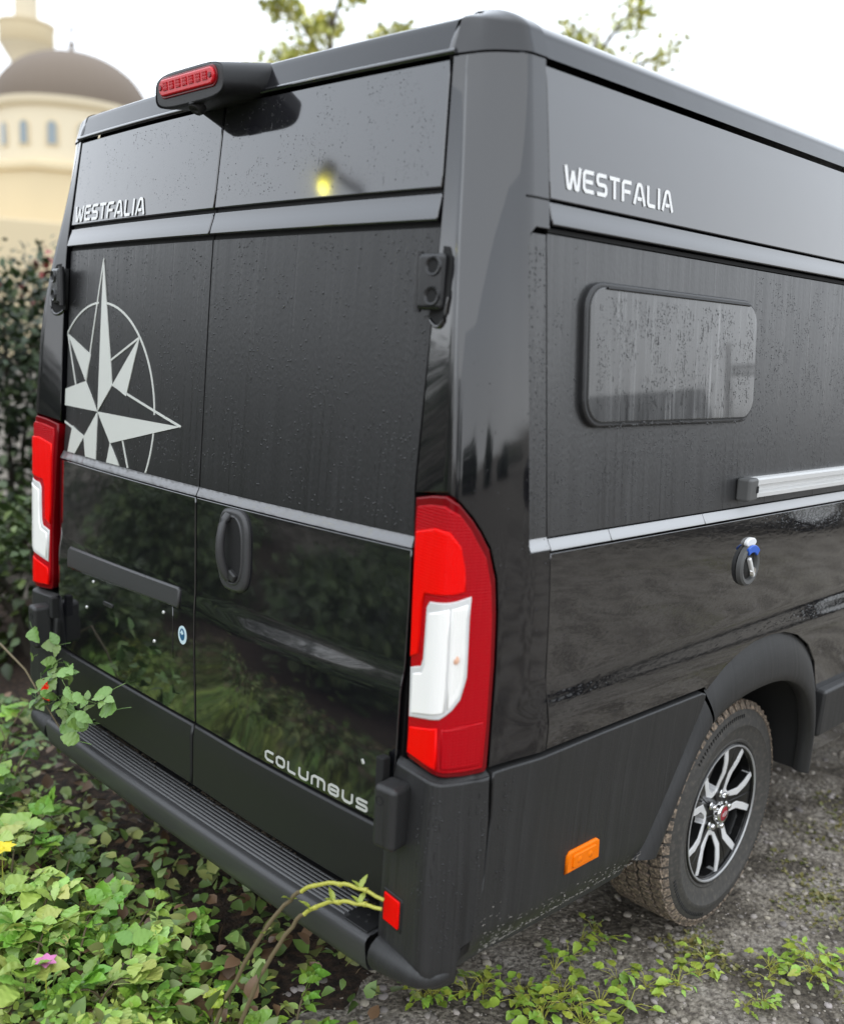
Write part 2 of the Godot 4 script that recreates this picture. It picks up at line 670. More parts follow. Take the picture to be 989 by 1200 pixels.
	var stp := mat(Color(0.046, 0.046, 0.047), 0.38)
	bumpy(stp, 9, 0.35, 0.12, 4.0, 4)
	M.step = stp
	M.rib = mat(Color(0.085, 0.085, 0.086), 0.38)  # lighter than the step: sky shine on the rib tops put into the colour
	M.lip = mat(Color(0.45, 0.45, 0.45), 0.35, 0.4)
	M.hinge = mat(Color(0.016, 0.016, 0.017), 0.24)
	M.frame = mat(Color(0.020, 0.020, 0.021), 0.28)
	M.plastic_mid = mat(Color(0.085, 0.085, 0.083), 0.5)
	var soil := mat(Color(1, 1, 1), 0.95)
	var sot := noise_tex(73, 0.04, 5)
	sot.color_ramp = ramp([Color(0.016, 0.011, 0.008).linear_to_srgb(), Color(0.045, 0.028, 0.018).linear_to_srgb(), Color(0.085, 0.05, 0.03).linear_to_srgb()], [0.2, 0.55, 0.9])
	soil.albedo_texture = sot
	bumpy(soil, 74, 0.1, 1.0, 1.2, 4)
	soil.uv1_world_triplanar = true
	M.soil = soil
	M.car_blue = mat(Color(0.012, 0.02, 0.06), 0.12)
	M.car_blue.clearcoat_enabled = true
	M.lamp_grey = mat(Color(0.06, 0.06, 0.06), 0.5)
	var lg := mat(Color(0.6, 0.6, 0.2), 0.4)
	lg.emission_enabled = true
	lg.emission = Color(1.0, 0.95, 0.15)
	lg.emission_energy_multiplier = 2.2
	M.lamp_glow = lg
	M.petal_pink = mat(Color(0.62, 0.20, 0.42), 0.6)
	M.petal_yellow = mat(Color(0.75, 0.62, 0.03), 0.6)
	# foliage
	M.leaf = foliage(Color(1, 1, 1), 0.42, 0.30)
	M.leaf_wet = foliage(Color(1, 1, 1), 0.38, 0.35)
	M.cane = mat(Color(0.13, 0.10, 0.05), 0.6)
	M.shoot = mat(Color(0.42, 0.42, 0.07), 0.45)
	M.bark = mat(Color(0.09, 0.075, 0.06), 0.9)
	bumpy(M.bark, 51, 0.08, 0.8, 2.0, 4)
	# ground
	var g := mat(Color(1, 1, 1), 0.9)
	var gt := noise_tex(61, 0.035, 5, FastNoiseLite.TYPE_SIMPLEX_SMOOTH, 1024)
	gt.color_ramp = ramp([Color(0.12, 0.103, 0.086).linear_to_srgb(), Color(0.255, 0.228, 0.192).linear_to_srgb(), Color(0.40, 0.365, 0.315).linear_to_srgb()], [0.2, 0.5, 0.85])
	g.albedo_texture = gt
	bumpy(g, 62, 0.12, 1.0, 0.9, 4)
	g.uv1_world_triplanar = true
	g.detail_enabled = true
	var dn := noise_tex(63, 0.006, 3)
	dn.color_ramp = ramp([Color(0.62, 0.60, 0.57), Color(0.95, 0.94, 0.92), Color(1, 1, 1)], [0.25, 0.55, 0.8])
	g.detail_albedo = dn
	g.detail_blend_mode = BaseMaterial3D.BLEND_MODE_MUL
	M.gravel = g
	var st := mat(Color(1, 1, 1), 0.75)
	st.vertex_color_use_as_albedo = true
	M.stone = st
	var cream := mat(Color(0.66, 0.55, 0.36), 0.9)
	bumpy(cream, 81, 0.05, 0.4, 0.3, 4)
	M.cream = cream
	M.cream_pale = mat(Color(0.74, 0.65, 0.48), 0.9)
	M.dome = mat(Color(0.185, 0.145, 0.11), 0.75)
	M.mosque_glass = mat(Color(0.25, 0.30, 0.33), 0.2)

# ------------------------------------------------------------------ camera, sky, light
func setup_view() -> void:
	var cam := Camera3D.new()
	cam.name = "camera"
	var yaw := 0.76165
	var pitch := -0.17762
	var roll := 0.04864
	var fwd := Vector3(-sin(yaw) * cos(pitch), sin(pitch), -cos(yaw) * cos(pitch))
	var right := Vector3(cos(yaw), 0, -sin(yaw))
	var up := right.cross(fwd)
	var r2 := right * cos(roll) + up * sin(roll)
	var u2 := -right * sin(roll) + up * cos(roll)
	cam.transform = Transform3D(Basis(r2, u2, -fwd), Vector3(2.1804, 1.7727, 1.3744))
	cam.fov = rad_to_deg(2.0 * atan(600.0 / 1107.86))
	cam.far = 600.0
	cam.near = 0.05
	add_child(cam)
	var lens := CameraAttributesPhysical.new()
	lens.frustum_focal_length = 22.157
	lens.frustum_focus_distance = 2.55
	lens.exposure_aperture = 1.05
	cam.attributes = lens
	cam.fov = rad_to_deg(2.0 * atan(600.0 / 1107.86))
	cam.current = true
	var we := WorldEnvironment.new()
	we.name = "world_environment"
	var env := Environment.new()
	env.background_mode = Environment.BG_SKY
	var sm := ProceduralSkyMaterial.new()
	sm.sky_top_color = Color(0.92, 0.955, 1.0)
	sm.sky_horizon_color = Color(0.93, 0.94, 0.95)
	sm.sky_curve = 0.2
	sm.ground_bottom_color = Color(0.2, 0.19, 0.17)
	sm.ground_horizon_color = Color(0.5, 0.5, 0.48)
	sm.ground_curve = 0.05
	sm.sun_angle_max = 0.0
	sm.energy_multiplier = 2.0
	var sky := Sky.new()
	sky.sky_material = sm
	env.sky = sky
	env.tonemap_mode = Environment.TONE_MAPPER_LINEAR
	env.tonemap_exposure = 1.0
	env.sdfgi_enabled = true
	env.ssao_enabled = true
	env.ssil_enabled = true
	we.environment = env
	add_child(we)
	var sun := DirectionalLight3D.new()
	sun.name = "sun"
	sun.light_energy = 0.3
	sun.light_color = Color(1.0, 0.985, 0.96)
	sun.light_angular_distance = 100.0
	sun.shadow_enabled = true
	sun.sky_mode = DirectionalLight3D.SKY_MODE_LIGHT_ONLY
	sun.rotation = Vector3(deg_to_rad(-58), deg_to_rad(35), 0)
	add_child(sun)

func _ready() -> void:
	rng.seed = 4711
	setup_view()
	make_materials()
	build_ground()
	build_mosque()
	build_hedges()
	build_trees()
	build_van()
	build_lot()
	build_plants()

# ------------------------------------------------------------------ the camper van
func fx(mesh: ArrayMesh, sg: int) -> ArrayMesh:
	return mesh if sg > 0 else mirrored(mesh)

func merged(a: Array) -> ArrayMesh:
	var st := SurfaceTool.new()
	st.begin(Mesh.PRIMITIVE_TRIANGLES)
	for m in a:
		st.append_from(m, 0, Transform3D.IDENTITY)
	return st.commit()

func build_van() -> void:
	van = thing("camper_van", "black panel van camper with red tail lamps and a compass rose on its rear door", "van")
	build_shell()
	build_roof()
	for sg in [1, -1]:
		build_corner(sg)
		build_side(sg)
	build_rear_doors()
	build_step()
	build_brake_light()
	build_right_details()
	build_wheels()
	build_drops()

func build_shell() -> void:
	# dark inner body behind the panel gaps, down to the floor
	var mb := MB.new()
	for sg in [1.0, -1.0]:
		mb.grid(func(a: float, b: float) -> Vector3:
			var y := lerpf(0.80, 2.33, b)
			var z := lerpf(-0.16 - 0.05 * smoothstep(1.6, 2.33, y), -4.5, a)
			return Vector3(sg * (side_x(y, z) - 0.035), y, z), 12, 12, sg)
	mb.grid(func(a: float, b: float) -> Vector3:
		var y := lerpf(0.46, 2.40, b)
		var x := lerpf(-0.90, 0.90, a)
		return Vector3(x * (1.0 - 0.06 * smoothstep(1.6, 2.33, y)), y, smooth(y, RY, RAZ) - 0.05 - 0.05 * pow(absf(x) / 0.9, 2.0)), 12, 12, 1.0)
	mb.rbox(Vector3(0.70, 0.20, 2.2), 0.02, Transform3D(Basis(), Vector3(0, 0.62, -2.28)))
	mb.rbox(Vector3(0.93, 0.01, 2.18), 0.005, Transform3D(Basis(), Vector3(0, 0.985, -2.36)))
	mb.rbox(Vector3(0.86, 0.02, 2.1), 0.01, Transform3D(Basis(), Vector3(0, 2.36, -2.35)))
	part("inner_body", mb.mesh(), M.dark, van)
	# cab at the front
	var cab := MB.new()
	var hw := func(y: float) -> float: return side_x(y, -4.0) - 0.004
	var prof := [Vector2(-4.4, 2.34), Vector2(-4.9, 2.16), Vector2(-5.35, 1.62), Vector2(-5.85, 1.22), Vector2(-6.0, 0.95), Vector2(-6.02, 0.5), Vector2(-5.85, 0.36), Vector2(-4.4, 0.36)]
	for i in prof.size() - 1:
		var p: Vector2 = prof[i]
		var q: Vector2 = prof[i + 1]
		var nn := Vector3(0, -(q.x - p.x), q.y - p.y).normalized()
		var a := cab.vert(Vector3(-hw.call(p.y), p.y, p.x), nn)
		var b := cab.vert(Vector3(hw.call(p.y), p.y, p.x), nn)
		var c := cab.vert(Vector3(hw.call(q.y), q.y, q.x), nn)
		var d := cab.vert(Vector3(-hw.call(q.y), q.y, q.x), nn)
		cab.quad(a, b, c, d)
	var cp := PackedVector2Array()
	for p in prof:
		cp.append(Vector2(-p.x, p.y))
	var tr := Geometry2D.triangulate_polygon(cp)
	for sg in [1.0, -1.0]:
		var s := cab.v.size()
		for p in cp:
			cab.vert(Vector3(sg * hw.call(p.y), p.y, -p.x), Vector3(sg, 0, 0))
		for k in range(0, tr.size(), 3):
			cab.tri(s + tr[k], s + tr[k + 1], s + tr[k + 2])
	var cabo := part("cab", cab.mesh(), M.paint, van)
	var wf := flat_fn(Transform3D(Basis(Vector3(-1, 0, 0), Vector3(0, 0.77, 0.64).normalized(), Vector3(0, 0.64, -0.77).normalized()), Vector3(0, 1.66, -5.32)))
	part("windscreen", sheet(rrect(-0.86, 0.02, 0.86, 0.62, 0.06), wf, 0.006, 0.01, 0.002, Vector2(2, 2)), M.pane, cabo)
	for sg in [1, -1]:
		part("side_window", fx(sheet(poly([4.45, 1.42, 5.5, 1.36, 5.02, 1.94, 4.45, 2.02]), func(p: Vector2) -> Vector3: return Vector3(hw.call(p.y), p.y, -p.x), 0.006, 0.01, 0.003, Vector2(0.3, 0.3)), sg), M.pane, cabo)

# roof: a ring of edge points with their inward directions; the skin rises steeply from the edge and then crowns
func roof_skin(edge: Callable, n_u: int, off: float, b1 := 1.0) -> ArrayMesh:
	var mb := MB.new()
	mb.grid(func(a: float, b0: float) -> Vector3:
		var b := b0 * b1
		var e: Array = edge.call(a)
		var p: Vector2 = e[0]
		var d: Vector2 = e[1]
		var w := minf(b / 0.55, 1.0)
		var fl: float = e[2]
		var th := maxf(0.0, (w - 0.35) / 0.65) * PI * 0.5
		var rise := fl * minf(w / 0.35, 1.0)
		var q := p + d * (0.36 * rise + 0.13 * pow(1.0 - cos(th), 0.8) * (1.0 if th > 0.0 else 0.0)) - d * off
		var y := 2.345 + rise + (0.098 - fl) * sin(th) + off * minf(w * 3.0, 1.0)
		if b > 0.55:
			var k := (b - 0.55) / 0.45
			var c := Vector2(0.0, clampf(q.y - 0.5, -4.3, -0.75))
			q = q.lerp(c, k)
			y += 0.052 * sin(k * PI * 0.5)
		return Vector3(q.x, y, q.y), n_u, 30, 1.0)
	return mb.mesh()

func build_roof() -> void:
	var rear_edge := func(a: float) -> Array:
		var x := lerpf(-0.782, 0.782, a)
		return [Vector2(x, smooth(2.345, RY, RAZ) + 0.004 + 0.03 * (1.0 - pow(x / 0.8, 2.0))), Vector2(0, -1), 0.068]
	var cap := part("roof", roof_skin(rear_edge, 60, 0.0), M.paint_roof, van)
	var lip := MB.new()
	var lpts := []
	for i in 31:
		var x := lerpf(-0.80, 0.80, i / 30.0)
		lpts.append(Vector3(x, 2.349, smooth(2.345, RY, RAZ) + 0.003 + 0.03 * (1.0 - pow(x / 0.8, 2.0))))
	lip.tube(lpts, 0.006, 0.006, 8)
	part("drip_lip", lip.mesh(), M.paint, cap)
	for sg in [1, -1]:
		var corner_edge := func(a: float) -> Array:
			var s := lerpf(0.0, 3.97, a)
			var t := smoothstep(0.0, 1.0, clampf(s / 3.4, 0.0, 1.0)) * PI * 0.5
			return [pillar_pt(s, 2.345), Vector2(-sin(t), -cos(t)), lerpf(0.066, 0.042, smoothstep(0.5, 3.5, s))]
		part("roof_corner", fx(roof_skin(corner_edge, 40, 0.004), sg), M.paint_roof, cap)
		var side_edge := func(a: float) -> Array:
			var z := lerpf(seam_z(2.33) - 0.002, -4.5, a)
			return [Vector2(side_x(2.345, z), z), Vector2(-1, 0), 0.042]
		part("roof_rail", fx(roof_skin(side_edge, 40, 0.001), sg), M.paint_roof, cap)
		var gm := MB.new()
		var gp := []
		for i in 12:
			var th := i / 11.0 * PI * 0.5
			var q := pillar_pt(0.0, 2.345)
			gp.append(Vector3(q.x - 0.004, 2.345 + 0.100 * sin(th), q.y - 0.02 * sin(th) - 0.12 * pow(1.0 - cos(th), 1.2) + 0.001))
		gm.tube(gp, 0.006, 0.008, 8)
		part("roof_bead", fx(gm.mesh(), sg), M.paint, cap)

func lamp_outline() -> PackedVector2Array:
	return poly([0.09, 1.452, 0.27, 1.090, 0.27, 0.900, 0.34, 0.888, 0.65, 0.884, 1.03, 0.882, 1.58, 0.878, 2.18, 0.876, 2.25, 0.884, 2.26, 0.983, 2.27, 1.115, 2.24, 1.226, 2.18, 1.299, 2.01, 1.363, 1.80, 1.397, 1.56, 1.426, 1.2, 1.458, 0.88, 1.472, 0.53, 1.466])

func build_corner(sg: int) -> void:
	var fn := func(p: Vector2) -> Vector3: return pillar(p)
	var mt := Vector2(9.0, 1.0)      # one unit of s is about 0.11 m
	var cell := Vector2(0.1, 0.06)
	# pillar: notched round the lamp and, at the side, round the recessed window panel
	var ol := PackedVector2Array()
	ol.append_array(poly([0.05, 2.343, 0.05, 1.462, 0.53, 1.472, 0.88, 1.479, 1.22, 1.464, 1.6, 1.431, 1.84, 1.402, 2.06, 1.367, 2.24, 1.302, 2.30, 1.228, 2.33, 1.115, 2.32, 0.983, 2.31, 0.882, 3.96, 0.882, 3.96, 1.345, 3.0, 1.345]))
	ol.append_array(poly([3.0, 1.97, 3.08, 1.997, 3.3, 2.012, 3.96, 2.012, 3.96, 2.343]))
	var pil := part("corner_pillar", fx(sheet(ol, fn, 0.0, 0.02, 0.002, cell, mt), sg), M.paint_pillar, van)
	# recessed strip between the pillar's edge and the seam
	var rec := poly([3.04, 1.37, 3.94, 1.37, 3.94, 2.003, 3.3, 2.003, 3.12, 1.99, 3.04, 1.965])
	part("recess_strip", fx(sheet(rec, fn, -0.010, 0.012, 0.001, cell, mt), sg), M.film, pil)
	part("ledge", fx(sheet(poly([3.03, 1.345, 3.95, 1.345, 3.95, 1.37, 3.03, 1.37]), func(p: Vector2) -> Vector3: return pillar(p) + Vector3(0, 0, 0) - Vector3(0.011, 0, 0) * smoothstep(1.342, 1.372, p.y), 0.001, 0.012, 0.0, Vector2(0.1, 0.01), mt), sg), M.strip, pil)
	var gr := MB.new()
	var grp := []
	for i in 8:
		var s := lerpf(2.92, 3.97, i / 7.0)
		var q := pillar_pt(s, 2.070)
		grp.append(Vector3(q.x - 0.0012, 2.0705, q.y))
	gr.tube(grp, 0.0028, 0.0028, 6)
	part("groove", fx(gr.mesh(), sg), M.dark, pil)
	var blk0 := MB.new()  # added dark tube that blocks sky leaking through the joint under the roof corner
	var bp0 := []
	for i in 20:
		var q := pillar_pt(lerpf(0.0, 4.0, i / 19.0), 2.344)
		bp0.append(Vector3(q.x - 0.014, 2.345, q.y - 0.010))
	blk0.tube(bp0, 0.010, 0.010, 6)
	part("joint_blocker", fx(blk0.mesh(), sg), M.dark, pil)
	# crisp fold that catches the sky
	var fold := MB.new()
	var fp := []
	for i in 30:
		var y := lerpf(1.485, 2.34, i / 29.0)
		var q := pillar_pt(1.0, y)
		fp.append(Vector3(q.x - 0.0020, y, q.y - 0.0015))
	fold.tube(fp, 0.0035, 0.003, 6)
	part("fold", fx(fold.mesh(), sg), M.paint, pil)
	# ---- tail lamp
	var lamp := part("tail_lamp", fx(sheet(lamp_outline(), fn, 0.003, 0.03, 0.004, cell, mt), sg), M.lens_dark, van)
	var lens := poly([0.20, 1.405, 0.30, 1.10, 0.33, 0.915, 0.66, 0.897, 1.03, 0.894, 1.58, 0.890, 2.10, 0.890, 2.14, 0.983, 2.15, 1.115, 2.12, 1.220, 2.06, 1.287, 1.92, 1.347, 1.52, 1.406, 1.2, 1.438, 0.88, 1.452, 0.53, 1.447, 0.22, 1.437])
	part("lens", fx(sheet(lens, fn, 0.008, 0.01, 0.003, cell, mt), sg), M.lens_mid, lamp)
	part("brake_lens", fx(sheet(poly([0.25, 1.385, 0.73, 1.404, 1.03, 1.402, 1.26, 1.372, 1.38, 1.33, 1.44, 1.28, 0.57, 1.262, 0.53, 1.24, 0.50, 1.13, 0.30, 1.115, 0.27, 1.25]), fn, 0.012, 0.008, 0.004, cell, mt), sg), M.lens_red, lamp)
	part("lower_lens", fx(sheet(poly([0.38, 0.964, 0.98, 0.990, 1.01, 0.900, 0.36, 0.905]), fn, 0.012, 0.008, 0.003, cell, mt), sg), M.lens_red, lamp)
	part("lower_lens", fx(sheet(poly([1.05, 0.990, 2.03, 0.997, 2.04, 0.900, 1.07, 0.902]), fn, 0.011, 0.008, 0.003, cell, mt), sg), M.lens_mid, lamp)
	var clear := poly([0.63, 1.236, 0.70, 1.250, 1.58, 1.270, 1.56, 1.226, 1.57, 1.099, 1.42, 1.052, 1.02, 1.010, 0.36, 0.985, 0.33, 1.094, 0.57, 1.107, 0.61, 1.125])
	part("clear_surround", fx(sheet(clear, fn, 0.011, 0.008, 0.002, cell, mt), sg), M.alu, lamp)
	var c2 := poly([0.69, 1.226, 1.10, 1.245, 1.10, 1.028, 1.00, 1.021, 0.42, 0.996, 0.39, 1.083, 0.62, 1.095, 0.67, 1.118])
	part("reversing_lens", fx(sheet(c2, fn, 0.014, 0.008, 0.003, cell, mt), sg), M.lens_clear, lamp)
	var c3 := poly([1.13, 1.246, 1.50, 1.255, 1.48, 1.222, 1.50, 1.104, 1.38, 1.061, 1.13, 1.032])
	part("indicator_lens", fx(sheet(c3, fn, 0.013, 0.008, 0.003, cell, mt), sg), M.lens_clear, lamp)
	# ribs moulded inside the clear lens
	for k in 5:
		var rb := MB.new()
		var s := 1.16 + 0.07 * k
		rb.tube([pillar(Vector2(s, 1.06 + 0.01 * k)) + nrm(fn, Vector2(s, 1.1)) * 0.0125, pillar(Vector2(s, 1.16)) + nrm(fn, Vector2(s, 1.16)) * 0.0125, pillar(Vector2(s, 1.245)) + nrm(fn, Vector2(s, 1.24)) * 0.0125], 0.002, 0.002, 5)
		part("rib", fx(rb.mesh(), sg), M.lens_clear, lamp)
	var bulb := MB.new()
	bulb.lathe([Vector2(0.0001, 0.003), Vector2(0.006, 0.0025), Vector2(0.009, 0.0)], Transform3D(Basis(Vector3.RIGHT, 1.2), pillar(Vector2(1.24, 1.14)) + nrm(fn, Vector2(1.24, 1.14)) * 0.0135), 16)
	part("bulb", fx(bulb.mesh(), sg), M.bulb, lamp)
	# ---- hinge in its cut-out of the pillar
	var cut := poly([-0.06, 1.822, 0.35, 1.806, 0.60, 1.822, 0.72, 1.87, 0.72, 1.945, 0.60, 1.962, 0.30, 1.965, 0.28, 1.95, -0.06, 1.95])
	var hinge := part("hinge", fx(sheet(cut, fn, 0.0015, 0.01, 0.001, cell, mt), sg), M.dark, van)
	var leaf := MB.new()
	var hb := Transform3D(Basis(Vector3.UP, 0.12), pillar(Vector2(0.12, 1.893)) + Vector3(0.002, 0, 0.014))
	leaf.rbox(Vector3(0.034, 0.056, 0.013), 0.010, hb)
	part("leaf", fx(leaf.mesh(), sg), M.hinge, hinge)
	var pin := MB.new()
	pin.tube([hb * Vector3(-0.036, -0.060, 0.002), hb * Vector3(-0.036, 0.060, 0.002)], 0.0085, 0.0085, 12)
	for yy in [-0.026, 0.026]:
		pin.tube([hb * Vector3(-0.036, yy - 0.002, 0.002), hb * Vector3(-0.036, yy + 0.002, 0.002)], 0.0095, 0.0095, 12)
	part("pin", fx(pin.mesh(), sg), M.hinge, hinge)
	for yy in [-0.028, 0.030]:
		var cup := MB.new()
		cup.lathe([Vector2(0.0001, 0.0131), Vector2(0.012, 0.0133), Vector2(0.014, 0.0165), Vector2(0.018, 0.0175), Vector2(0.0205, 0.012)], Transform3D(hb.basis * Basis(Vector3.RIGHT, PI / 2), hb * Vector3(0.008, yy, 0)), 20)
		part("bolt_cup", fx(cup.mesh(), sg), M.hinge, hinge)
		var hol := MB.new()
		hol.lathe([Vector2(0.0001, 0.0138), Vector2(0.0125, 0.0138)], Transform3D(hb.basis * Basis(Vector3.RIGHT, PI / 2), hb * Vector3(0.008, yy, 0)), 20)
		part("bolt_hole", fx(hol.mesh(), sg), M.dark, hinge)
	var lip := MB.new()
	var lp := []
	for i in 9:
		var t := i / 8.0
		lp.append(pillar(Vector2(0.02 + 0.66 * t, 1.818 - 0.014 * sin(t * PI) + 0.045 * pow(t, 6.0))) + Vector3(0, 0, 0.001))
	lip.tube(lp, 0.005, 0.005, 6)
	part("cutout_lip", fx(lip.mesh(), sg), M.paint, hinge)
	# ---- bumper corner
	var bfn := func(p: Vector2) -> Vector3: return bumper_fn(p)
	var bol := poly([0.12, 0.870, 1.03, 0.872, 2.28, 0.868, 2.32, 0.765, 2.25, 0.605, 2.0, 0.47, 1.86, 0.40, 1.7, 0.375, 0.6, 0.375, 0.2, 0.385, 0.02, 0.42, 0.02, 0.80])
	var bc := part("bumper_corner", fx(sheet(bol, bfn, 0.004, 0.05, 0.006, Vector2(0.1, 0.025), mt), sg), M.plastic, van)
	var fl := MB.new()
	fl.grid(func(a: float, b: float) -> Vector3:   # shelf under the lamp
		var q := pillar(Vector2(lerpf(0.12, 2.27, a), 0.873))
		var o: Vector3 = bfn.call(Vector2(lerpf(0.12, 2.27, a), 0.871))
		return q.lerp(o, b) + Vector3(0, 0.004 * (1.0 - b), 0) - Vector3(0, 0.001, 0) - (o - q) * (0.6 * (1.0 - b)), 24, 3, -1.0)
	part("shelf", fx(fl.mesh(), sg), M.plastic, bc)
	# foot of the corner that carries on the line of the step
	var foot := MB.new()
	var fpts := []
	for i in 12:
		var t := i / 11.0
		var q := pillar_pt(lerpf(0.15, 1.35, t), 0.42)
		fpts.append(Vector3(q.x, 0.410 + 0.012 * t, q.y + 0.016 - 0.030 * t * t))
	foot.tube(fpts, 0.042, 0.020, 16)
	part("bumper_foot", fx(foot.mesh(), sg), M.plastic, bc)
	var rf := sheet(rrect(0.17, 0.503, 0.50, 0.570, 0.012, 3), bfn, 0.010, 0.012, 0.002, cell, mt)
	var rfo := part("reflector", fx(rf, sg), M.lens_red, bc)
	rfo.name = "reflector"
	part("reflector_frame", fx(sheet(rrect(0.13, 0.496, 0.54, 0.577, 0.014, 3), bfn, 0.0065, 0.012, 0.002, cell, mt), sg), M.plastic_dark, bc)
	# ---- door stop block
	var blk := MB.new()
	var bx := Transform3D(Basis(Vector3.UP, 0.10), Vector3(0.853, 0.770, 0.030))
	blk.rbox(Vector3(0.031, 0.072, 0.032), 0.013, bx)
	var stop := part("door_stop", fx(blk.mesh(), sg), M.plastic, van)
	var hole := MB.new()
	hole.lathe([Vector2(0.0001, -0.002), Vector2(0.007, -0.002), Vector2(0.009, 0.001), Vector2(0.0105, 0.0006)], Transform3D(bx.basis * Basis(Vector3.RIGHT, PI / 2), bx * Vector3(-0.010, 0.040, 0.0325)), 16)
	part("screw_hole", fx(hole.mesh(), sg), M.dark, stop)
	var pk := MB.new()
	pk.rbox(Vector3(0.012, 0.035, 0.012), 0.004, Transform3D(Basis(), Vector3(0.797, 0.842, 0.008)))
	part("latch_block", fx(pk.mesh(), sg), M.dark, stop)

func arch_inner() -> Array:
	return [Vector2(-0.80, 0.435), Vector2(-0.862, 0.56), Vector2(-0.932, 0.69), Vector2(-1.0, 0.768), Vector2(-1.06, 0.796), Vector2(-1.13, 0.812), Vector2(-1.2, 0.820), Vector2(-1.29, 0.822), Vector2(-1.37, 0.816), Vector2(-1.45, 0.798), Vector2(-1.53, 0.762), Vector2(-1.598, 0.706), Vector2(-1.645, 0.630), Vector2(-1.672, 0.545), Vector2(-1.678, 0.42)]

func arch_outer() -> Array:
	return [Vector2(-0.725, 0.44), Vector2(-0.80, 0.56), Vector2(-0.882, 0.70), Vector2(-0.963, 0.868), Vector2(-1.04, 0.918), Vector2(-1.12, 0.948), Vector2(-1.2, 0.964), Vector2(-1.29, 0.968), Vector2(-1.38, 0.962), Vector2(-1.47, 0.937), Vector2(-1.56, 0.888), Vector2(-1.635, 0.815), Vector2(-1.69, 0.71), Vector2(-1.722, 0.58), Vector2(-1.73, 0.42)]

func curve2(a: Array, t: float) -> Vector2:
	var f := clampf(t, 0.0, 0.99999) * (a.size() - 1)
	var i := int(f)
	var p0: Vector2 = a[max(i - 1, 0)]
	var p1: Vector2 = a[i]
	var p2: Vector2 = a[i + 1]
	var p3: Vector2 = a[min(i + 2, a.size() - 1)]
	return p1.cubic_interpolate(p2, p0, p3, f - i)

func flare(t0: float, t1: float, seg: int) -> ArrayMesh:
	var mb := MB.new()
	var ai := arch_inner()
	var ao := arch_outer()
	mb.grid(func(a: float, b: float) -> Vector3:
		var t := lerpf(t0, t1, a)
		var i := curve2(ai, t)
		var o := curve2(ao, t)
		var pos := Vector2.ZERO
		var off := 0.0
		if b < 0.7:
			var k := b / 0.7
			pos = o.lerp(i, k)
			off = 0.002 + 0.029 * sin(minf(1.0, k * 1.15) * PI * 0.5) - 0.004 * smoothstep(0.85, 1.0, k)
		else:
			var k := (b - 0.7) / 0.3
			pos = i + (i - o).normalized() * 0.006 * sin(k * PI)
			off = 0.027 - 0.045 * k
		return Vector3(side_x(pos.y, pos.x) + off, pos.y, pos.x), seg, 20, -1.0)
	return mb.mesh()

